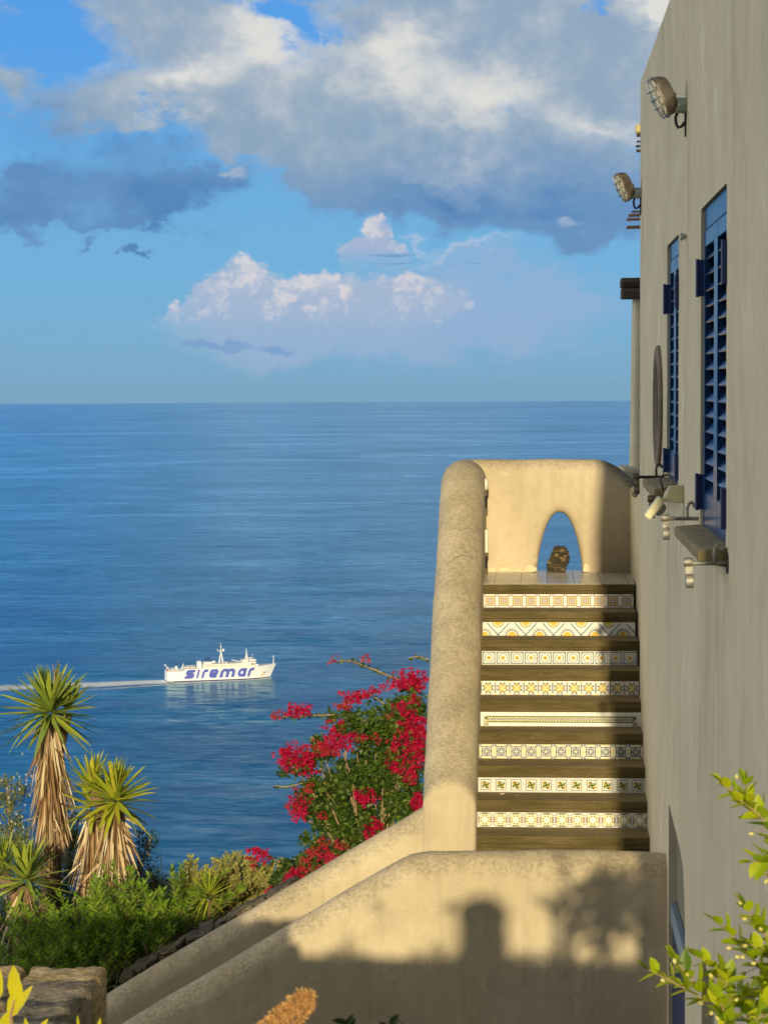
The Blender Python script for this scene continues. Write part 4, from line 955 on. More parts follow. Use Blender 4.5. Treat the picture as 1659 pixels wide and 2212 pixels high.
def hull(z0f, z1f, name, mat, ext=0, par=ferry):
    b = MB(); n = 90; m = 8; vs = []
    for i in range(n + 1):
        f = -.004 + i / n * 1.066
        for side in (-1, 1):
            for j in range(m + 1):
                h1 = dz(f); z = z0f + ((h1 if z1f is None else z1f) - z0f) * j / m
                send = LS + max(0, z) * .46; s_ = min(f * LS, send - .02)
                vs.append((s_, side * (halfb(s_, z) + ext), z))
    k = 2 * (m + 1); fs = []
    for i in range(n):
        for sd in (0, 1):
            for j in range(m):
                a = i * k + sd * (m + 1) + j; fs.append((a, a + k, a + k + 1, a + 1))
        a = i * k; fs.append((a + m, a + k + m, a + k + m + m + 1, a + m + m + 1)); fs.append((a, a + m + 1, a + k + m + 1, a + k))
    for j in range(m): fs.append((j, j + 1, m + 1 + j + 1, m + 1 + j))
    b.add(vs, fs); return outward(b.build(name, mat, par, auto=35))
hull(.75, None, 'hull', M_ship); hull(-1.5, .75, 'boot_stripe', M_boot, .03)
def sbox(x0, x1, ytop, ybot, w_=1.0, taper=0, mat=M_shipc, name='deckhouse', bev=.15):
    xa, xb = zx_(x0), zx_(x1); h1 = zh((x0 + x1) / 2, ytop); h0 = zh((x0 + x1) / 2, ybot); b = MB(); hw = HB * w_
    b.add([(xa, -hw, h0), (xb, -hw, h0), (xb, hw, h0), (xa, hw, h0), (xa + taper, -hw * .97, h1), (xb - taper, -hw * .97, h1), (xb - taper, hw * .97, h1), (xa + taper, hw * .97, h1)],
          [(0, 3, 2, 1), (4, 5, 6, 7), (0, 1, 5, 4), (1, 2, 6, 5), (2, 3, 7, 6), (3, 0, 4, 7)])
    return b.build(name, mat, ferry, bevel=bev)
dh = sbox(1080, 2400, 678, 815, .86, .2); sbox(2080, 2480, 640, 790, .90, .4); br = sbox(2330, 2485, 565, 660, .98, .1, M_ship, 'bridge'); sbox(2140, 2300, 588, 660, .6, .1)
sbox(2440, 2580, 700, 800, .6, .8, M_ship)
sbox(952, 1058, 632, 815, .35, .1, M_ship, 'vent_box'); fun = sbox(1112, 1352, 645, 815, .42, .55, M_ship, 'funnel'); 
fb = sbox(1136, 1326, 585, 642, .40, .1, M_funb, 'funnel_band'); sbox(1150, 1305, 532, 565, .36, .2, M_funb, 'funnel_cap')
sbox(1345, 1440, 622, 680, .25, .0, M_ship, 'raft_canister', .6); sbox(372, 432, 765, 885, .2, 0, M_ship, 'vent_box'); sbox(1700, 1740, 650, 690, .3, 0, M_ship, 'vent_box')
b = MB()  # bridge windows
for x in range(2345, 2480, 22): b.box((zx_(x), -HB * .985, zh(x, 628)), (zx_(x + 14), -HB * .93, zh(x, 596)))
b.build('window_band', M_shipd, ferry); b = MB(); b.box((zx_(2350), -HB * .985, zh(2400, 700)), (zx_(2440), -HB * .88, zh(2400, 678))); b.build('shade_gap', M_shipd, ferry)
r0 = rng(3); M_cw = simple('ship_window_shade', (.14, .15, .15), .4)
for x in range(1120, 2080, 50):
    b = MB()
    if r0.random() < .7: b.box((zx_(x), -HB * .872, zh(x, 745)), (zx_(x + 18), -HB * .84, zh(x, 722))); b.build('cabin_window', M_cw, ferry)
def mast(x, ytop, ybase, foot, arm_y, arm_w, name='mast'):
    b = MB(); h1, h0 = zh(x, ytop), zh(x, ybase); ha = zh(x, arm_y); s_ = zx_(x); fw = foot * .0276
    for sx in (-1, 1):
        for sy in (-1, 1): b.tube([(s_ + sx * fw, sy * fw, h0), (s_, 0, ha)], [.36, .26], 6)
    for q in (.25, .5, .75): b.box((s_ - fw * (1 - q), -.3, h0 + (ha - h0) * q - .12), (s_ + fw * (1 - q), .3, h0 + (ha - h0) * q + .12))
    b.tube([(s_, 0, ha - .5), (s_ - .2, 0, h1)], [.35, .14], 6)
    b.box((s_ - arm_w * .0276, -1.2, ha - .2), (s_ + arm_w * .0276, 1.2, ha + .1)); b.box((s_ - .5, -1.6, ha + (h1 - ha) * .45), (s_ + .5, 1.6, ha + (h1 - ha) * .45 + .25))
    if arm_w > 60: b.tube([(s_ + arm_w * .0276 - .6, 0, ha), (s_ + arm_w * .0276 - .6, 0, ha + 1.5)], .7, 8); b.tube([(s_ - arm_w * .0276, 0, ha), (s_ - arm_w * .0276 - .3, 0, ha + 1.6)], .2, 6)
    b.build(name, M_ship, ferry, auto=40)
mast(1592, 150, 690, 52, 360, 88); mast(2272, 295, 600, 34, 430, 22)
b = MB(); b.tube([(zx_(2992), 0, zh(2980, 730)), (zx_(3000), 0, zh(2990, 485))], [.45, .18], 6); b.tube([(zx_(3000), 0, zh(2990, 490)), (zx_(2968), 0, zh(2990, 520))], .12, 5); b.build('bow_pole', M_ship, ferry)
b = MB(); b.tube([(zx_(190), -HB * .5, zh(190, 835)), (zx_(90), -HB * .5, zh(90, 720))], [.4, .3], 6); b.tube([(zx_(100), -HB * .5, zh(90, 712)), (zx_(75), -HB * .5, zh(75, 722))], .6, 6); b.build('stern_crane', M_ship, ferry)
b = MB(); b.tube([(zx_(520), -HB * .8, zh(520, 815)), (zx_(568), -HB * .8, zh(568, 670))], [.5, .2], 6); b.build('strut', M_ship, ferry)
b = MB(); b.tube([(zx_(2040), 0, zh(2040, 640)), (zx_(1870), 0, zh(1870, 596))], .3, 6); b.build('boom', M_ship, ferry)
b = MB(); b.tube([(zx_(2425), 0, zh(2425, 565)), (zx_(2425), 0, zh(2425, 450))], .12, 5); b.tube([(zx_(2375), 0, zh(2375, 565)), (zx_(2375), 0, zh(2375, 530))], .6, 6); b.build('antenna', M_ship, ferry)
def rail(x0, x1, yt, name='railing'):
    for sd in (-1, 1):
        b = MB()
        for q in (0, .5, 1.0): 
            A_, B_ = zx_(x0), zx_(x1); z0_ = dz(A_ / LS); z1_ = dz(B_ / LS)
            b.tube([(A_, sd * HB * .94, z0_ + .4 + q * .9), (B_, sd * HB * .94, z1_ + .4 + q * .9)], .07, 4)
        for k in range(13):
            s_ = zx_(x0 + (x1 - x0) * k / 12); b.tube([(s_, sd * HB * .94, dz(s_ / LS)), (s_, sd * HB * .94, dz(s_ / LS) + 1.3)], .07, 4)
        b.build(name, M_shipc, ferry)
rail(160, 500, 0); rail(590, 940, 0)
r0 = rng(12)
for k in range(26):
    b = MB(); x = r0.uniform(600, 930) if k < 15 else r0.uniform(170, 470); s_ = zx_(x); y = r0.uniform(-.8, .2) * HB; z = dz(s_ / LS); b.box((s_ - .4, y - .4, z), (s_ + .4, y + .4, z + r0.uniform(.7, 1.4))); b.build('deck_fitting', M_red if k % 5 == 0 else M_shipc, ferry)
# big lettering along the side, made to lie on the hull plating
def arc(cx, cy, rx, ry, a0, a1, n=7): return [(cx + rx * math.cos(R(a0 + (a1 - a0) * k / n)), cy + ry * math.sin(R(a0 + (a1 - a0) * k / n))) for k in range(n + 1)]
def glyph(ch):
    t_ = .15                                        # half a stroke, letters one unit high
    if ch == 's': return [[(1.08, .86), (.50, .86)] + arc(.36, .68, .20, .18, 90, 270, 8)[1:] + arc(.72, .32, .20, .18, 90, -90, 8) + [(-.02, .14)]], 1.05
    if ch == 'i': return [[(.22, 0), (.22, 1)]], .44
    if ch == 'r': return [[(.2, 0), (.2, .60)] + arc(.52, .56, .32, .29, 170, 90, 5) + [(.80, .85)]], .78
    if ch == 'e': return [[(.30, .47), (.88, .47), (.88, .62)] + arc(.62, .62, .26, .24, 0, 90, 5)[1:] + [(.48, .86)] + arc(.44, .60, .27, .26, 90, 180, 5) + [(.17, .40)] + arc(.44, .38, .27, .24, 180, 270, 5) + [(.95, .14)]], 1.06
    if ch == 'm': return [[(.17, 0), (.17, .60)] + arc(.46, .58, .29, .27, 170, 90, 5) + arc(.54, .58, .27, .27, 90, 0, 5) + [(.81, 0)], [(.83, .40), (.83, .60)] + arc(1.10, .58, .27, .27, 170, 90, 5) + arc(1.18, .58, .27, .27, 90, 0, 5) + [(1.45, 0)]], 1.62
    if ch == 'a': return [arc(.50, .5, .33, .36, 60, 420, 18), [(.87, 0), (.87, 1)]], 1.04
b = MB(); dep_ = .12
for ch, xa, xb in (('s', 585, 862), ('i', 880, 992), ('r', 1015, 1205), ('e', 1212, 1492), ('m', 1502, 1938), ('a', 1968, 2235), ('r', 2240, 2428)):
    st_, wd_ = glyph(ch)
    for pl in st_:
        dep_ += .03; hw = .175; L_, R_2 = [], []
        fine_ = [pl[0]]
        for a_, c_ in zip(pl, pl[1:]):
            n_ = max(1, int(math.hypot(c_[0] - a_[0], c_[1] - a_[1]) / .12)); fine_ += [(a_[0] + (c_[0] - a_[0]) * q / n_, a_[1] + (c_[1] - a_[1]) * q / n_) for q in range(1, n_ + 1)]
        for k, p_ in enumerate(fine_):
            q0, q1 = fine_[max(0, k - 1)], fine_[min(len(fine_) - 1, k + 1)]; dx, dy = q1[0] - q0[0], q1[1] - q0[1]; l_ = math.hypot(dx, dy) or 1
            L_.append((p_[0] - dy / l_ * hw, p_[1] + dx / l_ * hw)); R_2.append((p_[0] + dy / l_ * hw, p_[1] - dx / l_ * hw))
        def put(p_):
            u = p_[0] / wd_; v = max(0, min(1, p_[1])); x = xa + (xb - xa - 46) * u - 6 + 58 * v; s_ = zx_(x); z = 2.25 + 6.35 * v
            return (s_, -(halfb(s_, z) + dep_), z)
        vs = [put(p_) for p_ in L_] + [put(p_) for p_ in R_2]; n_ = len(L_); b.add(vs, [(k, k + 1, n_ + k + 1, n_ + k) for k in range(n_ - 1)])
b.build('lettering', M_shipb, ferry)
b = MB()
for k in range(5): b.box((zx_(215 + k * 34), -(HB * .93 + .14), zh(250, 992)), (zx_(236 + k * 34), -HB * .9, zh(250, 968)))
b.build('stern_name', simple('faint_grey', (.30, .30, .28), .6), ferry)
b = MB(); s_ = zx_(2725); b.box((s_ - .5, -(halfb(s_, 4.2) + .25), 4.0), (s_ + .5, -(halfb(s_, 4.2) - .6), 5.0)); b.build('anchor', M_shipd, ferry)
b = MB(); ring = []
for k in range(9):
    f = k / 8; s_ = zx_(2715 - f * 60); z = 4.2 - f * 2.6
    ring += [(s_ - .5 - f * 1.1, -(halfb(s_ - .5 - f, z) + .07), z), (s_ + .6, -(halfb(s_ + .6, z) + .07), z)]
b.add(ring, [(2 * k, 2 * k + 1, 2 * k + 3, 2 * k + 2) for k in range(8)]); b.build('rust_streak', M_rust, ferry)
# wake and bow wave
def foam_mat():
    m, t, p, out = new_mat('sea_foam'); P = t.new('ShaderNodeTexCoord').outputs['Object']
    n = t.noise(t.mapping(P, scale=(.06, .5, 1)), 1.2, 5, .7); at_ = t.new('ShaderNodeAttribute', attribute_name='fade')
    p.inputs['Base Color'].default_value = (.82, .92, 1.0, 1); p.inputs['Roughness'].default_value = .8
    al = t.ramp(t.math('ADD', t.math('SUBTRACT', n, .5), t.math('MULTIPLY', at_.outputs['Fac'], 1.05)), .34, .80)
    t.l.new(al, p.inputs['Alpha']); return m
M_foam = foam_mat()
def foam(name, pts, label):
    """pts: list of (s, y_near, y_far, fade)"""
    me = bpy.data.meshes.new(name); vs, fd = [], []
    for s_, a, c_, f in pts:
        for q in range(7):
            u = q / 6; vs.append((s_, a + (c_ - a) * u, .12)); fd.append(f * (1 - abs(2 * u - 1) ** 1.6))
    me.from_pydata(vs, [], [(i * 7 + k, i * 7 + k + 1, (i + 1) * 7 + k + 1, (i + 1) * 7 + k) for i in range(len(pts) - 1) for k in range(6)])
    at_ = me.attributes.new('fade', 'FLOAT', 'POINT'); at_.data.foreach_set('value', fd); me.materials.append(M_foam)
    o = link(name, me); o.matrix_world = Matrix.Translation((sA2.x, sA2.y, zs)) @ Matrix.Rotation(math.atan2(fwd.y, fwd.x), 4, 'Z'); tag(o, label, 'foam', kind='stuff'); return o
def wob(s_, k=1): return 1.2 * mnoise.noise(Vector((s_ * .03, k, 0)))
foam('wake', [(4 - k * 4, -19 - k * .50 + wob(k * 4) * 2, 15 + k * .40 + wob(k * 4, 3) * 2, max(.36, 1.0 - k * .0105)) for k in range(0, 60)], 'white wake trailing behind the ferry')
foam('wake_lane', [(4 - k * 4, -24 - k * 1.0 + wob(k * 4, 5) * 2, -12 - k * .6 + wob(k * 4, 7), max(.0, .72 - k * .012)) for k in range(0, 40)], 'thin outer lane of foam beside the wake')
foam('bow_wave', [(LS * 1.01 - k * LS * .034, -(max(0.2, halfb(LS * 1.01 - k * LS * .034, 0)) + 6.5 + k * .30), -(max(0, halfb(LS * 1.01 - k * LS * .034, 0)) - .8), .98 if k < 4 else .86) for k in range(0, 31)], 'white bow wave along the side of the ferry')

# ------------------------------------------------------------------ plants
def basis(d):
    d = Vector(d).normalized(); a = d.cross(Vector((0, 0, 1)) if abs(d.z) < .95 else Vector((1, 0, 0))).normalized(); return d, a, a.cross(d)
def add_leaf(mb, p, d, L, W, fold=.25, twist=0, seg=1, droop=0, mi=None, shape='lance'):
    d, a, n = basis(d)
    a = (Matrix.Rotation(twist, 3, d) @ a); n = a.cross(d)
    if shape == 'diamond':
        m = p + d * L * .45
        mb.add([p, m - a * W / 2 + n * W * fold, p + d * L, m + a * W / 2 + n * W * fold], [(0, 1, 2), (0, 2, 3)], mi); return
    prof = {'lance': [(0, .35), (.3, 1), (.7, .75), (1, .02)], 'ovate': [(0, .08), (.15, .72), (.4, 1), (.7, .74), (.9, .32), (1, .02)], 'sword': [(0, .75), (.25, 1), (.6, .82), (.85, .45), (1, .02)]}[shape]
    vs, fs = [], []
    for i, (t_, w_) in enumerate(prof):
        c = p + d * L * t_ + Vector((0, 0, -droop * L * t_ * t_)); hw = W * w_ / 2
        vs += [c - a * hw + n * hw * fold * 2, c, c + a * hw + n * hw * fold * 2]
    for i in range(len(prof) - 1): k = i * 3; fs += [(k, k + 1, k + 4, k + 3), (k + 1, k + 2, k + 5, k + 4)]
    mb.add(vs, fs, mi)
def sph(r): 
    z = r.uniform(-1, 1); a = r.uniform(0, 2 * math.pi); q = math.sqrt(1 - z * z); return Vector((q * math.cos(a), q * math.sin(a), z))
def rosette(mb, c, R_, n, r, lo=-.50, hi=1.0, W=.044, droop=.05, mi=None, tilt=None):
    for k in range(n):
        el_ = lo + (hi - lo) * ((k + .5) / n) ** .85; az_ = k * 2.39996 + r.uniform(-.3, .3)
        d = Vector((math.cos(az_) * math.cos(el_ * 1.45), math.sin(az_) * math.cos(el_ * 1.45), math.sin(el_ * 1.45)))
        if tilt: d = (d + tilt).normalized()
        add_leaf(mb, c + d * .03 + Vector((0, 0, .03 * el_)), d, R_ * r.uniform(.82, 1.08) * (1 - .15 * max(0, el_)), W * r.uniform(.8, 1.15), .18, r.uniform(-.5, .5), droop=droop * r.uniform(.4, 1.6), shape='sword', mi=mi)
        if r.random() < .08: add_leaf(mb, c + d * .03, d + sph(r) * .5, R_ * .7, W * .7, .3, r.uniform(-1, 1), droop=.9, shape='sword', mi=mi)
def yucca(name_lab, px, py, Y, Rr, n, skirt_px, base_px, heads=(), mat=M_yuc, seed=1, skirt_w=.16, nsk=420):
    r = rng(seed); c = at(px, py, Y); base = at(base_px[0], base_px[1], Y); gz = ground_z(base.x, Y)
    t_ = thing('yucca', name_lab, 'yucca', (base.x, Y, gz), 'yuccas on the slope'); O = Vector((base.x, Y, gz))
    tr = MB(); tr.tube([Vector((0, 0, 0)), (base - O) + Vector((0, 0, 0)), (c - O) + Vector((0, 0, -.03))], [.10, .085, .06], 12); tr.build('trunk', M_stem, t_, smooth=True)
    cr = MB(); rosette(cr, c - O, Rr, n, r)
    for (hx, hy, hr, hn, lo) in heads:
        q = at(hx, hy, Y + r.uniform(.10, .22)) - O; rosette(cr, q, hr, hn, r, lo=lo, W=.032, droop=.02); tr2 = MB(); tr2.tube([q + Vector((0, 0, -.02)), (c - O) + Vector((.03, .1, -.35))], [.045, .06], 8); tr2.build('trunk', M_stem, t_, smooth=True)
    cr.build('crown', mat, t_, smooth=True)
    if skirt_px:
        sk = MB(); top = c.z - .07; bot = at(px, skirt_px, Y).z; axis0, axis1 = c - O, base - O
        for k in range(nsk):
            f = r.random() ** .9; z = top + (bot - top) * f * .80 ; fr_ = (c.z - z) / max(.01, c.z - base.z); ctr = axis0.lerp(axis1, min(1, fr_)); a = r.uniform(0, 2 * math.pi)
            q = Vector((ctr.x + .06 * math.cos(a), ctr.y + .06 * math.sin(a), z - O.z)); out = r.uniform(.10, .34) * (1.6 - .9 * f) * (skirt_w / .16)
            d = Vector((math.cos(a) * out + r.gauss(0, .045), math.sin(a) * out + r.gauss(0, .045), -1)); L = r.uniform(.16, .55)
            if r.random() < .05: d = Vector((math.cos(a), math.sin(a), -r.uniform(.4, 1.2))); L *= .6
            add_leaf(sk, q, d, L, r.uniform(.008, .024), .2, r.uniform(0, 3), droop=r.uniform(-.25, .15), shape='sword')
        sk.build('dead_leaf_skirt', M_dead, t_, smooth=True)
    return t_, O
y1_, O1 = yucca('tallest yucca with a long skirt of dead straw-coloured leaves', 108, 1541, 18.2, .46, 86, 1850, (112, 1900), [(146, 1535, .28, 30, .30)], M_yuc, 3, .112, 620)
b = MB(); r0 = rng(31)
p0 = at(116, 1540, 18.2) - O1; p1 = at(118, 1452, 18.2) - O1; b.tube([p0, p0.lerp(p1, .5) + Vector((.012, 0, 0)), p1], [.02, .014, .006], 6)
for k in range(16): f = r0.uniform(.35, 1); q = p0.lerp(p1, f); d = sph(r0); d.z = abs(d.z) * .6; b.tube([q, q + d * .05, q + d * .09 + Vector((0, 0, .02))], [.006, .004, .002], 4)
b.build('flower_stalk', M_twig, y1_)
yucca('middle yucca with bright yellow-green crown and straw skirt', 249, 1732, 17.6, .36, 80, 1915, (245, 1975), [(252, 1715, .30, 30, .42), (200, 1702, .30, 46, -.1)], M_yucy, 8, .115, 520)
yucca('squat yucca low on the left with its head in the sun', 57, 1905, 16.6, .37, 52, 2050, (52, 2070), [(8, 1885, .34, 30, .3)], M_yuc, 12, .16, 150)
# second trunk skirt behind the middle one
yucca('pale skirted yucca half hidden behind the middle one', 203, 1745, 18.0, .30, 40, 1915, (205, 1960), (), M_yucy, 17, .15, 260)
t_ = thing('agave', 'small spiky rosette plant at the edge of the stone kerb', 'agave', tuple(at(452, 1978, 15.9)), None); r0 = rng(40); b = MB()
rosette(b, at(452, 1940, 15.9) - at(452, 1978, 15.9), .19, 46, r0, lo=-.5, hi=1, W=.014, droop=.04); b.build('leaf_rosette', M_yucy, t_, smooth=True)
b = MB(); b.tube([Vector((0, 0, -.1)), at(452, 1940, 15.9) - at(452, 1978, 15.9)], .012, 6); b.build('stem', M_stem, t_)

# bright willowy shrubs: upright stems closely set with narrow leaves
def stemmy(lab, pts, Y, seed, group, leafL=.085, leafW=.019, mat=M_bush, dens=1.0, name='shrub', cat='shrub', spread=.35, nst=None, leafup=.6):
    """pts: (px, py_top, py_base) clumps"""
    r = rng(seed); x0 = at(pts[0][0], pts[0][2], Y); gz = min(ground_z(x0.x, Y), x0.z); O = Vector((x0.x, Y, gz)); t_ = thing(name, lab, cat, tuple(O), group)
    lf, st = MB(), MB()
    for px, pt, pb in pts:
        top = at(px, pt, Y); base = at(px + r.uniform(-6, 6), pb, Y); H = top.z - base.z
        for s_ in range(int((nst or 9) * 1.5)):
            yy = Y + r.uniform(-.35, .45); bx = base.x + r.gauss(0, spread * .45); tx = bx + r.gauss(0, .10) + (bx - base.x) * .7; hh = H * r.uniform(.68, 1.04) - abs(bx - base.x) * .35
            A_ = Vector((base.x * .6 + bx * .4, yy, base.z)) - O; B_ = Vector((tx, yy + r.uniform(-.15, .15), base.z + hh)) - O; mid = A_.lerp(B_, .55) + Vector((r.uniform(-.04, .04), 0, .04))
            st.tube([A_, mid, B_], [.006, .004, .002], 4)
            nl = int(hh / .0095 * dens)
            for k in range(nl):
                f = (k + .5) / nl; f = .12 + .88 * f; q = A_.lerp(mid, f / .55) if f < .55 else mid.lerp(B_, (f - .55) / .45)
                a = k * 2.4 + r.uniform(-.4, .4); upw = leafup + .6 * max(0, f - .85) / .15 + r.uniform(-.25, .25)
                d = Vector((math.cos(a), math.sin(a), upw)); L = leafL * (1.1 - .45 * f) * r.uniform(.8, 1.2)
                add_leaf(lf, q, d, L, leafW * r.uniform(.8, 1.2), .15, r.uniform(-.4, .4), shape='diamond')
    lf.build('foliage', mat, t_); st.build('stem', M_stem, t_); return t_
G = 'bright green shrubs below the yuccas'
stemmy('bright green willowy shrub at the foot of the squat yucca', [(85, 1985, 2100), (120, 1955, 2110), (150, 1935, 2100)], 15.7, 50, G)
stemmy('leafy green shrub under the tallest yucca', [(195, 1905, 2100), (230, 1890, 2090), (170, 1990, 2115)], 15.9, 51, G)
stemmy('leafy green shrub below the middle yucca skirt', [(275, 1900, 2090), (310, 1915, 2060)], 15.9, 52, G)
stemmy('tall green shrub whose tips rise against the sea', [(360, 1880, 2040), (390, 1885, 2020), (335, 1925, 2060)], 16.0, 53, G)
stemmy('green shrub between the tall one and the agave', [(420, 1925, 2005), (468, 1945, 1990)], 16.1, 54, G, nst=6)
stemmy('low shaded shrub just above the cut stones', [(120, 2020, 2130), (185, 2035, 2130), (250, 2030, 2130), (55, 2030, 2130)], 15.4, 55, G, nst=7)
stemmy('shaded shrub nearest the sloping stone kerb', [(270, 1990, 2100), (310, 1990, 2080), (345, 1985, 2050)], 15.6, 56, G, nst=8)
# olive-toned shrubs with fat blunt spikes
G = 'pale olive shrubs against the sea'
def spiky(lab, lst, Y, seed):
    r = rng(seed); x0 = at(lst[0][0], lst[0][2], Y); O = Vector((x0.x, Y, x0.z - .3)); t_ = thing('shrub', lab, 'shrub', tuple(O), G); lf, st = MB(), MB()
    for px, pt, pb in lst:
        top = at(px, pt, Y); base = at(px, pb, Y)
        for s_ in range(7):
            A_ = Vector((base.x + r.gauss(0, .05), Y + r.uniform(-.15, .25), base.z - .1)) - O; hh = (top.z - base.z) * (1 if s_ == 0 else r.uniform(.55, .95))
            B_ = Vector((top.x + (0 if s_ == 0 else r.gauss(0, .06)), Y + r.uniform(-.15, .25), base.z + hh)) - O; st.tube([A_, B_], [.008, .004], 4)
            n = int((B_ - A_).length / .0042)
            for k in range(n):
                f = .2 + .8 * k / n; q = A_.lerp(B_, f); a = k * 2.4 + r.uniform(-.5, .5); d = Vector((math.cos(a), math.sin(a), .9 + r.uniform(-.3, .3)))
                add_leaf(lf, q, d,   .038 * r.uniform(.8, 1.2), .016, .1, r.uniform(-1, 1), shape='diamond')
    lf.build('foliage', M_pale, t_); st.build('stem', M_stem, t_)
spiky('pale olive shrub with a lone tall spike at its edge', [(413, 1848, 1960), (422, 1860, 1965), (405, 1880, 1960), (432, 1905, 1970), (447, 1880, 1965), (458, 1862, 1960)], 16.6, 61)
spiky('densest pale olive shrub in the middle of the group', [(475, 1858, 1950), (490, 1845, 1950), (503, 1852, 1950), (515, 1862, 1950), (484, 1880, 1960), (500, 1890, 1960)], 16.8, 62)
spiky('pale olive shrub under the loose pink spray', [(530, 1852, 1940), (545, 1848, 1940), (556, 1856, 1940), (568, 1870, 1935), (535, 1885, 1945), (555, 1895, 1940)], 17.0, 63)
spiky('pale olive shrub touching the bougainvillea', [(585, 1875, 1925), (600, 1870, 1925), (615, 1878, 1920), (630, 1868, 1910), (592, 1895, 1925), (640, 1885, 1905)], 17.0, 64)
# general leafy mass
def mass(name, lab, cat, blobs_, Y, seed, leafL, leafW, mat, n, group=None, flowers=None, depth=.4, shape='diamond', stems=10, twig=True):
    r = rng(seed); c0 = at(blobs_[0][0], blobs_[0][1], Y); gz = min(ground_z(c0.x, Y), c0.z - .2); O = Vector((c0.x, Y, gz)); t_ = thing(name, lab, cat, tuple(O), group)
    lf, st = MB(), MB(); tot = sum(b_[2] * b_[3] for b_ in blobs_)
    for px, py, rx, ry in blobs_:
        c = at(px, py, Y) - O; ax, az_ = rx / F * Y, ry / F * Y; k = int(n * rx * ry / tot); cl = max(4, k // 26)
        cs = [(lambda v: Vector((v.x * ax, v.y * depth * min(1, ax / .25), v.z * az_)))(sph(r) * r.random() ** .4) for _ in range(cl)]
        for _ in range(stems if rx > 15 else 3):
            q = r.choice(cs); st.tube([c + Vector((q.x * .2, 0, -az_ * .9)), c + q * .5 + Vector((0, 0, -az_ * .1)), c + q], [.007, .005, .002], 4)
        for j in range(k):
            q = r.choice(cs) + sph(r) * r.random() ** .5 * .07; d = (q.normalized() * .6 + sph(r) + Vector((0, -.2, .2))); add_leaf(lf, c + q, d, leafL * r.uniform(.6, 1.25), leafW * r.uniform(.7, 1.2), r.uniform(.05, .3), r.uniform(-1.5, 1.5), shape=shape)
    lf.build('foliage', mat, t_); st.build('stem', M_stem if not twig else M_twig, t_)
    return t_, O, r
t_, O, r0 = mass('plumbago', 'loose shrub dotted with small white flowers behind the yuccas', 'flowering shrub', [(28, 1800, 44, 60), (20, 1720, 26, 40), (70, 1860, 40, 50), (10, 1880, 40, 60), (150, 1850, 34, 70), (45, 1700, 14, 24), (160, 1780, 18, 60)], 18.8, 71, .032, .017, M_plum, 5200)
b = MB()
for k in range(60):
    px, py = r0.choice([(28, 1780), (20, 1720), (60, 1850), (150, 1850), (160, 1770), (45, 1700)]); q = at(px + r0.gauss(0, 20), py + r0.gauss(0, 28), 18.6 + r0.uniform(-.2, .2)) - O
    for j in range(5): a = j * 1.257; add_leaf(b, q, (math.cos(a), -.5, math.sin(a)), .014, .012, .1, 0, shape='diamond')
b.build('blossom', M_pet, t_)
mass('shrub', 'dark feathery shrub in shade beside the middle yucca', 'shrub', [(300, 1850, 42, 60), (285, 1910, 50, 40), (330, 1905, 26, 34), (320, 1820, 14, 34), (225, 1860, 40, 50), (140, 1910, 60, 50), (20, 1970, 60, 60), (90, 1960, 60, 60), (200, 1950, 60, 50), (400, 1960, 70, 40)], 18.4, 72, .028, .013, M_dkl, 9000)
# ground cover under the shrubs
r0 = rng(77); b = MB()
for k in range(24000):
    x = r0.uniform(-5.2, -1.0); y = r0.uniform(15.3, 20.5); z = ground_z(x, y) + .02 + min(.3, abs(r0.gauss(0, .13))) + .35 * max(0, mnoise.noise(Vector((x * 1.3, y * 1.3, 4))))
    add_leaf(b, Vector((x, y, z)), (r0.gauss(0, 1), r0.gauss(0, 1), .8), .10, .022, .2, r0.uniform(-1, 1), shape='diamond')
o = b.build('undergrowth', M_dkl); tag(o, 'dark low undergrowth on the slope', 'undergrowth', kind='stuff')

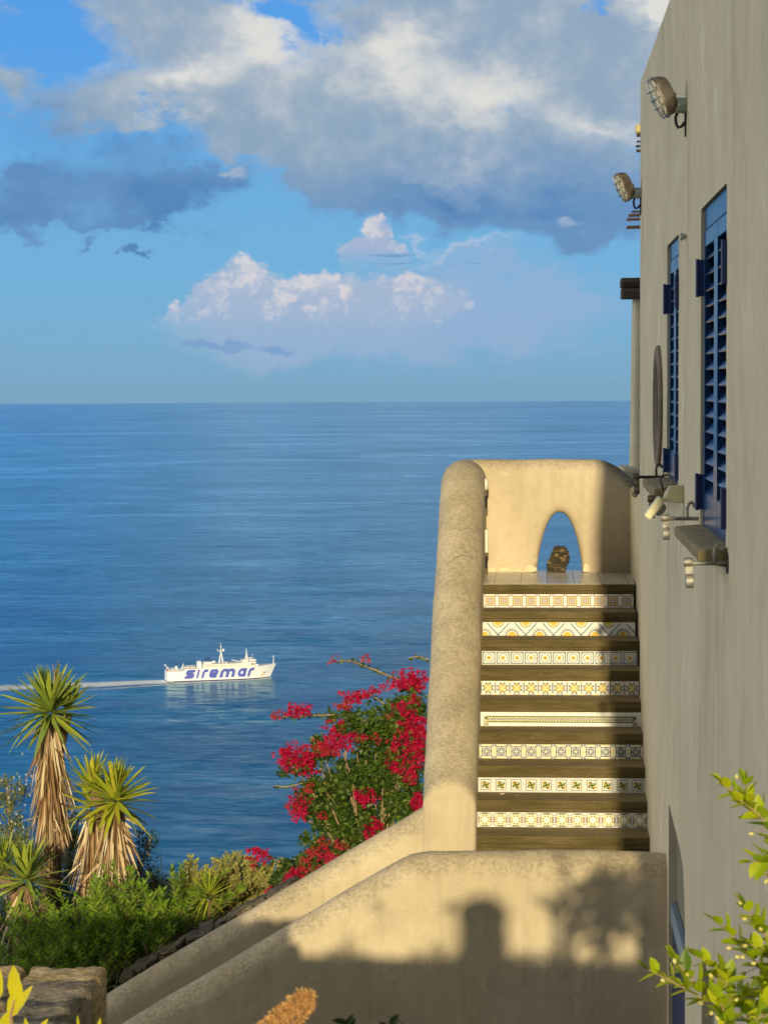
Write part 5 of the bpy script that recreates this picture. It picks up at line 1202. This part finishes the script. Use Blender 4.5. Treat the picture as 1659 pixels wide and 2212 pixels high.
# bougainvillea
def bougain():
    Y = 16.9; r = rng(90); O = Vector((at(800, 1950, Y).x, Y, ground_z(-1.2, Y))); t_ = thing('bougainvillea', 'large bougainvillea with crimson magenta flower clusters spilling beside the parapet', 'bougainvillea', tuple(O))
    bl_ = [(860, 1560, 70, 60), (800, 1580, 60, 50), (850, 1660, 80, 80), (770, 1680, 70, 60), (880, 1740, 50, 60), (800, 1760, 90, 60), (720, 1700, 50, 40), (690, 1740, 50, 45), (730, 1800, 80, 45), (790, 1830, 70, 40), (680, 1850, 50, 35), (640, 1880, 50, 26), (895, 1500, 26, 40), (745, 1560, 40, 26), (690, 1620, 34, 24), (640, 1650, 40, 26), (600, 1905, 30, 18), (665, 1700, 24, 16), (870, 1610, 60, 50), (710, 1770, 60, 40)]
    lf, st = MB(), MB(); tot = sum(q[2] * q[3] for q in bl_)
    root = at(800, 1960, Y) - O
    for px, py, rx, ry in bl_:
        c = at(px, py, Y) - O; ax, az_ = rx / F * Y, ry / F * Y; k = int(21000 * rx * ry / tot); cs = [(lambda v: Vector((v.x * ax, v.y * .30, v.z * az_)))(sph(r) * r.random() ** .45) for _ in range(max(5, k // 27))]
        for _ in range(4): q = r.choice(cs); st.tube([root.lerp(c, .25) + Vector((r.uniform(-.05, .05), r.uniform(-.1, .1), 0)), root.lerp(c, .65) + Vector((r.uniform(-.06, .06), r.uniform(-.15, .1), .06)), c + q], [.010, .006, .003], 5)
        for j in range(k):
            q = r.choice(cs) + sph(r) * r.random() ** .5 * .055; d = sph(r) + Vector((0, -.35, -.15)); add_leaf(lf, c + q, d, .042 * r.uniform(.5, 1.25), .030 * r.uniform(.6, 1.15), r.uniform(.05, .3), r.uniform(-1.5, 1.5), shape='ovate' if j % 3 == 0 else 'diamond')
    # long arching whips
    whips = [[(895, 1480), (845, 1462), (800, 1443), (760, 1428), (728, 1428)], [(790, 1560), (730, 1545), (680, 1545), (630, 1550), (600, 1546)], [(700, 1655), (660, 1690), (620, 1700), (590, 1697)], [(925, 1425), (905, 1418), (880, 1422)], [(760, 1580), (745, 1530), (760, 1505), (790, 1500)], [(640, 1880), (590, 1855), (560, 1838), (540, 1832)], [(700, 1790), (660, 1770), (640, 1750), (630, 1720)], [(830, 1520), (800, 1500), (770, 1510)]]
    for wi, wpx in enumerate(whips):
        pts = [at(x, y, Y + r.uniform(-.08, .08)) - O for x, y in wpx]; st.tube(pts, [.006] * (len(pts) - 1) + [.002], 4)
        for a, c in zip(pts, pts[1:]):
            n = int((c - a).length / .009)
            for j in range(n): q = a.lerp(c, j / n); add_leaf(lf, q, (r.gauss(0, .5), r.gauss(0, .6) - .2, r.choice([-1, -1, .7])), .034 * r.uniform(.5, 1.2), .022, .2, r.uniform(-1, 1), shape='diamond')
    lf.build('foliage', M_vine, t_); st.build('stem', M_twig, t_)
    # flower clusters, each its own part: (px, py, rx, ry, n, faded)
    cl = [(885, 1465, 34, 22, 120, 0), (862, 1478, 26, 14, 50, 0), (905, 1475, 20, 16, 60, 0), (895, 1510, 14, 10, 30, 0), (870, 1530, 24, 20, 70, 0), (888, 1558, 26, 24, 80, 0), (905, 1570, 16, 20, 60, 0), (855, 1545, 22, 10, 20, 1), (765, 1507, 34, 12, 60, 0), (742, 1527, 22, 12, 30, 1), (790, 1500, 22, 10, 30, 0), (817, 1489, 16, 8, 24, 0), (645, 1535, 32, 12, 90, 0), (600, 1546, 14, 9, 26, 1), (669, 1522, 7, 6, 8, 0), (795, 1422, 6, 5, 6, 1), (783, 1424, 5, 5, 5, 1), (720, 1425, 9, 8, 10, 1),
          (733, 1600, 40, 26, 170, 0), (728, 1570, 26, 16, 50, 0), (770, 1592, 18, 12, 34, 0), (712, 1620, 24, 20, 60, 1), (645, 1630, 48, 26, 190, 0), (622, 1640, 28, 24, 90, 0), (655, 1660, 40, 16, 80, 0), (690, 1615, 22, 14, 30, 1), (880, 1608, 34, 24, 110, 0), (900, 1632, 20, 30, 100, 0), (862, 1625, 26, 18, 50, 0), (845, 1650, 16, 14, 36, 0), (872, 1660, 26, 16, 50, 0), (888, 1678, 18, 16, 50, 0), (905, 1590, 16, 20, 50, 0),
          (789, 1718, 26, 22, 120, 0), (902, 1735, 16, 26, 80, 0), (648, 1728, 26, 18, 60, 0), (645, 1755, 22, 18, 60, 0), (636, 1745, 20, 12, 24, 1), (806, 1795, 24, 24, 110, 0), (668, 1700, 10, 10, 18, 1), (640, 1700, 5, 6, 5, 0), (690, 1765, 14, 10, 14, 1),
          (553, 1840, 20, 14, 50, 0), (575, 1850, 14, 12, 26, 0), (548, 1868, 8, 6, 8, 1), (690, 1840, 30, 18, 60, 1), (710, 1848, 22, 18, 50, 0), (665, 1870, 24, 16, 50, 1), (640, 1890, 26, 16, 70, 0), (600, 1921, 30, 5, 40, 0), (625, 1905, 16, 14, 40, 0), (735, 1825, 14, 12, 24, 1), (700, 1815, 16, 10, 16, 1), (872, 1575, 14, 10, 10, 1), (820, 1600, 18, 14, 14, 1)]
    for px, py, rx, ry, n, fd in cl:
        b = MB(); c = at(px, py, Y - .22) - O; ax, az_ = rx / F * Y, ry / F * Y
        for j in range(int(n * .56)):
            q = sph(r) * (r.random() ** .45) * r.uniform(.8, 1.3); q = Vector((q.x * ax, q.y * max(.05, ax * .7), q.z * az_)); e = r.uniform(0, 6.28)
            for s_ in range(3): a = e + s_ * 2.09; dd = (Vector((math.cos(a), -.7 + r.uniform(-.3, .3), math.sin(a))) + q.normalized() * .4); add_leaf(b, c + q, dd,   .030 * r.uniform(.6, 1.25), .024, .22, r.uniform(-.6, .6), shape='diamond')
        b.build('flower_cluster', M_coral if fd else M_bract, t_)
bougain()

# ------------------------------------------------------------------ dry stone kerb behind the sloping wall
kerb = thing('dry_stone_kerb', 'dry stone kerb of flat shaded slabs running down behind the sloping wall', 'stone kerb')
r0 = rng(101); K0 = at(625, 1903, 15.35); K1 = at(250, 2106, 15.30)
n = 13
for row in range(3):
    for k in range(n):
        f = (k + .5 * row + r0.uniform(-.1, .1)) / n; p = K0.lerp(K1, min(1.05, f)); sx = (K1 - K0).length / n * r0.uniform(.50, .70)
        o = rock_mesh('stone', (sx, r0.uniform(.15, .20), r0.uniform(.035, .05)), M_slab if r0.random() < .6 else M_slab2, 200 + k + row * 50, kerb, 4, .16, .88)
        o.location = (p.x, p.y + .02 - row * .20, p.z - .05 - row * .075); o.rotation_euler = (r0.uniform(-.08, .08), -.42 + r0.uniform(-.12, .14), r0.uniform(-.2, .2))
for k in range(n):
    for row in range(3):
        f = (k + r0.random()) / n; p = K0.lerp(K1, f); o = rock_mesh('stone', (.15, .12, .07), M_slab, 300 + k * 3 + row, kerb, 2, .2); o.location = (p.x, p.y - .14 + r0.uniform(-.03, .03), p.z - .20 - row * .15); o.rotation_euler = (0, -.45, r0.uniform(-.3, .3))

# ------------------------------------------------------------------ cut stones of the near terrace wall
tw = thing('stone_terrace_wall', 'rough dry stone wall top in low sun at the near edge of the terrace', 'stone wall')
def block(x0, x1, y0, y1, z0, z1, seed, mat=M_rock, round_=.022, amp=.02):
    bm = bmesh.new(); nx, ny, nz_ = max(4, int((x1 - x0) / .018)), max(4, int((y1 - y0) / .05)), max(4, int((z1 - z0) / .03)); bmesh.ops.create_cube(bm, size=1)
    bmesh.ops.subdivide_edges(bm, edges=bm.edges[:], cuts=22, use_grid_fill=True)
    S = Vector((x1 - x0, y1 - y0, z1 - z0)); C_ = Vector(((x0 + x1) / 2, (y0 + y1) / 2, (z0 + z1) / 2))
    for v in bm.verts:
        c = Vector((v.co.x * S.x, v.co.y * S.y, v.co.z * S.z)); r_ = round_; inner = Vector([max(-S[i] / 2 + r_, min(S[i] / 2 - r_, c[i])) for i in range(3)]); d = c - inner
        if d.length > r_: c = inner + d.normalized() * r_
        w_ = c + C_; nn = amp * (mnoise.noise(w_ * 4 + Vector((seed, 0, 0))) + .5 * mnoise.noise(w_ * 13 + Vector((seed, 2, 0))) + .28 * mnoise.noise(w_ * 40))
        if c.z < S.z / 2 - .02: nn += amp * .5 * mnoise.noise(Vector((w_.x * 30, w_.y * 30, w_.z * 3)))
        dirv = (d.normalized() if d.length > 1e-6 else Vector((0, 0, 1))); v.co = w_ + dirv * nn
    me = bpy.data.meshes.new('stone'); bm.to_mesh(me); bm.free(); me.materials.append(mat); me.polygons.foreach_set('use_smooth', [True] * len(me.polygons)); me.set_sharp_from_angle(angle=R(50)); link('stone', me, tw)
def blk(px0, px1, py_back, Yb, depth, hgt, seed, mat, zdrop=0):
    a = at(px0, py_back, Yb); c = at(px1, py_back, Yb); block(a.x, c.x, Yb - depth, Yb, a.z - hgt, a.z, seed, mat)
blk(70, 236, 2086, 6.70, .26, .95, 1, M_rock)
blk(-60, 64, 2083, 6.75, .25, .85, 2, M_rock)
blk(45, 196, 2124, 6.42, .28, .6, 3, M_rockg)
blk(-60, 44, 2112, 6.46, .30, .5, 4, M_rockg)
blk(25, 160, 2162, 6.10, .30, .6, 5, M_rockg)
blk(-60, 24, 2158, 6.12, .30, .5, 6, M_rock)
blk(-420, -62, 2083, 6.75, .7, .95, 7, M_rock); blk(-1100, -424, 2078, 6.75, .7, .95, 9, M_rock); blk(-1900, -1104, 2082, 6.75, .7, .95, 10, M_rockg); blk(-3000, -1904, 2080, 6.75, .7, .95, 11, M_rock)
blk(-420, 150, 2200, 5.78, .5, .6, 8, M_rockg)

# ------------------------------------------------------------------ near terrace edge: low wall below the frame with plants in it
pw = thing('planter_wall', 'low garden wall at the edge of the near terrace', 'low wall')
b = MB(); n = 44; vs = []
for k in range(n + 1):
    x = -1.30 + 2.25 * k / n; zt_ = -1.045 - .05 * (k / n) + .022 * mnoise.noise(Vector((x * 7, 1, 1))); vs += [(x, 2.2, -1.9), (x, 2.2, zt_ - .03), (x, 2.26, zt_), (x, 2.7, zt_ + .006), (x, 2.75, zt_ - .03), (x, 2.75, -1.9)]
b.add(vs, [(i * 6 + k, i * 6 + (k + 1) % 6, (i + 1) * 6 + (k + 1) % 6, (i + 1) * 6 + k) for i in range(n) for k in range(6)] + [(5, 4, 3, 2, 1, 0), tuple(n * 6 + k for k in range(6))]); outward(b.build('wall', M_par, pw, auto=40))
pc = MB(); r0 = rng(66)
for k in range(1900):
    x = r0.uniform(-1.0, .85); hh = max(0, .17 * (.45 + mnoise.noise(Vector((x * 4, 3, 0))) + .5 * mnoise.noise(Vector((x * 11, 3, 0)))) * (1.3 if x > .1 else .8)); add_leaf(pc, Vector((x, r0.uniform(2.3, 2.65), -1.09 + hh * r0.random() ** .6)), sph(r0) + Vector((0, 0, .6)), .035, .014, .2, r0.uniform(-1, 1), shape='diamond')
tag(pc.build('planter_herbs', M_dkl), 'low dark herbs growing along the garden wall', 'herbs', kind='stuff')
post = thing('viewer_shadow_caster', 'unseen head-and-shoulders form that casts the viewer shadow on the front wall', 'shadow caster')  # added out of view, shaped to cast the shadow of the person behind the camera
b = MB(); b.lathe([(.34, -1.9), (.31, -.60), (.30, -.50), (.26, -.43), (.19, -.38), (.13, -.34), (.12, -.30), (.14, -.25), (.145, -.19), (.135, -.13), (.115, -.085), (.085, -.045), (.045, -.015), (0, -.005)], Matrix.Translation((-.055, -.45, 0)), 24)
b.v = [(x + .05 * mnoise.noise(Vector((z * 7, 1, math.atan2(y + .45, x + .055)))) - .05 * max(0, -z - .30), y, z) for x, y, z in b.v]; b.build('head_and_shoulders', M_par, post, smooth=True)

# foliage sprays near the viewer
def spray(mb, st, bud, pts, Y, r, L, W, step, budp=.0, budr=.0035, taper=.4, mi=None):
    P_ = [at(x, y, Y + (y_ if False else 0)) for x, y in pts]; st.tube(P_, [.0015] * (len(P_) - 1) + [.0008], 5)
    tot = sum((b_ - a).length for a, b_ in zip(P_, P_[1:])); s_ = 0; k = 0; run = 0
    for a, b_ in zip(P_, P_[1:]):
        l = (b_ - a).length; d = (b_ - a).normalized(); u = 0
        while u < l:
            f = (run + u) / tot; q = a + d * u; ax = d.cross(Vector((0, 1, 0))).normalized()
            for sg in (-1, 1):
                ang = k * 1.57 + .3; side = Matrix.Rotation(ang, 3, d) @ ax * sg; dd = side * .85 + d * .75 + sph(r) * .18
                add_leaf(mb, q, dd, L * (1 - taper * f) * r.uniform(.85, 1.15), W * (1 - taper * f) * r.uniform(.85, 1.1), .16, r.uniform(-.5, .5), shape='ovate')
                if r.random() < budp:
                    e = q + (side + d * .4 + sph(r) * .4) * L * .55; st.tube([q, e], .0006, 4); bud.lathe([(0, -budr * 1.4), (budr * .8, -budr * .8), (budr, 0), (budr * .7, budr), (0, budr * 1.4)], Matrix.Translation(e) @ Vector((0, 0, 1)).rotation_difference(dd.normalized()).to_matrix().to_4x4(), 8)
            u += step; k += 1
        run += l
    for q in range(3): add_leaf(mb, P_[-1], (P_[-1] - P_[-2]).normalized() + sph(r) * .35, L * .6, W * .5, .2, 0, shape='ovate')
my = thing('myrtle', 'sunlit myrtle sprays with pale buds reaching in front of the house wall', 'myrtle bush'); r0 = rng(120)
lf, st, bd = MB(), MB(), MB()
for pts, Y in (([(1700, 1990), (1690, 1890), (1665, 1800), (1640, 1760), (1600, 1730), (1560, 1692)], 3.3), ([(1640, 1770), (1615, 1735), (1608, 1690)], 3.32), ([(1700, 1850), (1660, 1858), (1625, 1862)], 3.2),
               ([(1700, 2160), (1650, 2150), (1580, 2160), (1520, 2160), (1470, 2130), (1400, 2095)], 3.2), ([(1530, 2160), (1480, 2100), (1455, 2070)], 3.22),
               ([(1720, 2200), (1660, 2120), (1610, 2050), (1570, 2010), (1545, 1990)], 3.35), ([(1700, 2130), (1670, 2050), (1640, 2000), (1608, 1955)], 3.3), ([(1640, 2240), (1600, 2170), (1560, 2100), (1500, 2065)], 3.4),
               ([(1560, 2290), (1570, 2210), (1555, 2160), (1570, 2120)], 3.15), ([(1760, 2160), (1700, 2100), (1655, 2060), (1620, 2040)], 3.28)):
    spray(lf, st, bd, pts, Y, r0, .037, .0225, .0130, .12, .0031, .25)
for k in range(72):   # the rest of the bush, out to the side and below
    x = r0.uniform(1770, 2200); y = 2250 - 520 * r0.random() * min(1, .35 + (x - 1770) / 430); Y = 3.3 + r0.uniform(-.4, .6); spray(lf, st, bd, [(x + r0.uniform(-260, 260), y + r0.uniform(60, 300)), (x + r0.uniform(-120, 120), y + r0.uniform(40, 120)), (x, y)], Y, r0, .042, .025, .012, .0, .003, .2)
for k in range(14):
    x = r0.uniform(1540, 1760); y = r0.uniform(2215, 2330); spray(lf, st, bd, [(x + r0.uniform(-40, 40), y + 420), (x, y)], 3.3, r0, .034, .018, .017, .1)
st.tube([(.62, 3.4, -1.9), (.58, 3.4, -1.2), (.52, 3.35, -.9)], [.03, .02, .01], 8)
lf.build('foliage', M_myr, my, smooth=True); st.build('stem', M_twig, my); bd.build('bud', M_bud, my, smooth=True)['kind'] = 'stuff'
# bright lime sprig
ls = thing('lime_sprig', 'glowing yellow leaves of a young plant in front of the cut stones', 'young plant'); lf, st = MB(), MB(); Y = 3.0; r0 = rng(130)
def bigleaf(px0, py0, px1, py1, W, tw_=0):
    a, c = at(px0, py0, Y), at(px1, py1, Y); add_leaf(lf, a, c - a, (c - a).length, W, .12, tw_, shape='ovate')
bigleaf(32, 2160, 30, 2085, .020, 1.5); bigleaf(22, 2198, 46, 2122, .022, 1.4); bigleaf(30, 2190, 72, 2128, .014, 1.0); bigleaf(-14, 2170, 2, 2095, .018, 1.5); bigleaf(10, 2232, 18, 2186, .022, 1.4); bigleaf(60, 2240, 55, 2198, .010, 1.2); bigleaf(78, 2240, 105, 2200, .010, 1.2); bigleaf(170, 2235, 168, 2192, .006, 1); bigleaf(208, 2235, 218, 2198, .008, 1)
st.tube([at(40, 2400, Y), at(28, 2230, Y), at(24, 2195, Y), at(32, 2160, Y)], [.004, .003, .0022, .0015], 6); st.tube([at(80, 2420, Y), at(72, 2240, Y)], .0015, 5); st.tube([at(190, 2420, Y), at(170, 2235, Y)], .0012, 5); st.tube([at(215, 2420, Y), at(208, 2235, Y)], .0012, 5)
lf.build('foliage', M_lime, ls, smooth=True); st.build('stem', M_twig, ls)
# dried fluffy flower head
df = thing('dried_flower', 'fluffy orange-brown dried flower head at the bottom edge of the view', 'dried flower'); fl, st = MB(), MB(); r0 = rng(140); Y = 2.65
for px, py, rr in ((650, 2155, 17), (668, 2152, 13), (636, 2168, 18), (655, 2180, 18), (618, 2180, 16), (600, 2195, 17), (640, 2200, 24), (665, 2172, 14), (580, 2212, 18), (615, 2215, 24), (560, 2228, 20), (645, 2230, 24), (600, 2245, 28)):
    c = at(px, py, Y); R_ = rr / F * Y
    for k in range(130):
        d = sph(r0); q = c + d * R_ * r0.uniform(.4, .95); add_leaf(fl, q, d + sph(r0) * .7, .0052 * r0.uniform(.7, 1.4), .0028, .3, r0.uniform(-2, 2), shape='diamond')
st.tube([at(610, 2600, Y), at(615, 2400, Y), at(620, 2230, Y), at(650, 2165, Y)], [.004, .003, .002, .0012], 6)
for px, py in ((585, 2212), (668, 2160), (600, 2190)): st.tube([at(615, 2260, Y), at(px, py, Y)], .0012, 4)
fl.build('flower_head', M_fluff, df); st.build('stem', M_twig, df)
# two dark leaf tips poking into the frame
dt = thing('dark_seedling', 'dark glossy leaf tips poking up beside the dried flower head', 'seedling'); lf, st = MB(), MB(); Y = 2.7
for (a, c, W) in (((752, 2215), (716, 2197), .010), ((748, 2218), (765, 2184), .007), ((752, 2222), (768, 2196), .009), ((845, 2222), (862, 2184), .012), ((838, 2226), (820, 2204), .009), ((720, 2225), (700, 2210), .006)):
    A_, B_ = at(*a, Y), at(*c, Y); add_leaf(lf, A_, B_ - A_, (B_ - A_).length, W, .2, 1.2, droop=.15, shape='ovate')
st.tube([at(760, 2600, Y), at(750, 2215, Y)], .0013, 5); st.tube([at(845, 2600, Y), at(843, 2222, Y)], .0013, 5)
lf.build('foliage', M_dkl, dt, smooth=True); st.build('stem', M_stem, dt)

# ------------------------------------------------------------------ air
if True:
    b = MB(); b.box((-63000, -63000, -640), (63000, 63000, 4.5)); m = bpy.data.materials.new('air'); m.use_nodes = True; t = NT(m.node_tree)
    for n in list(t.n): t.n.remove(n)
    out = t.new('ShaderNodeOutputMaterial'); pv = t.new('ShaderNodeVolumePrincipled'); pv.inputs['Color'].default_value = (.34, .64, .98, 1); pv.inputs['Density'].default_value = 2.2e-6
    t.l.new(pv.outputs[0], out.inputs['Volume']); o = b.build('haze', m); tag(o, kind='stuff')

r0 = rng(150)
for k, (x, i) in enumerate(((-.12, 7), (.05, 8), (-.30, 6), (.20, 4), (-.22, 7), (.38, 5), (.10, 3))):
    b = MB(); add_leaf(b, Vector((0, 0, .004)), (r0.uniform(-1, 1), r0.uniform(-.5, .5), .12), .035, .018, .2, r0.uniform(-.5, .5), shape='ovate')
    o = b.build('fallen_leaf', M_coral if k % 2 else M_dead, loc=(x, YF - TREAD * i + .10 + r0.uniform(0, .12), Z0 - RISE * i)); tag(o, ('reddish' if k % 2 else 'straw-coloured') + ' dry leaf on the tread under ' + riser_names[i] + (' near the parapet' if x < -.2 else ''), 'leaf', 'dry leaves on the steps')
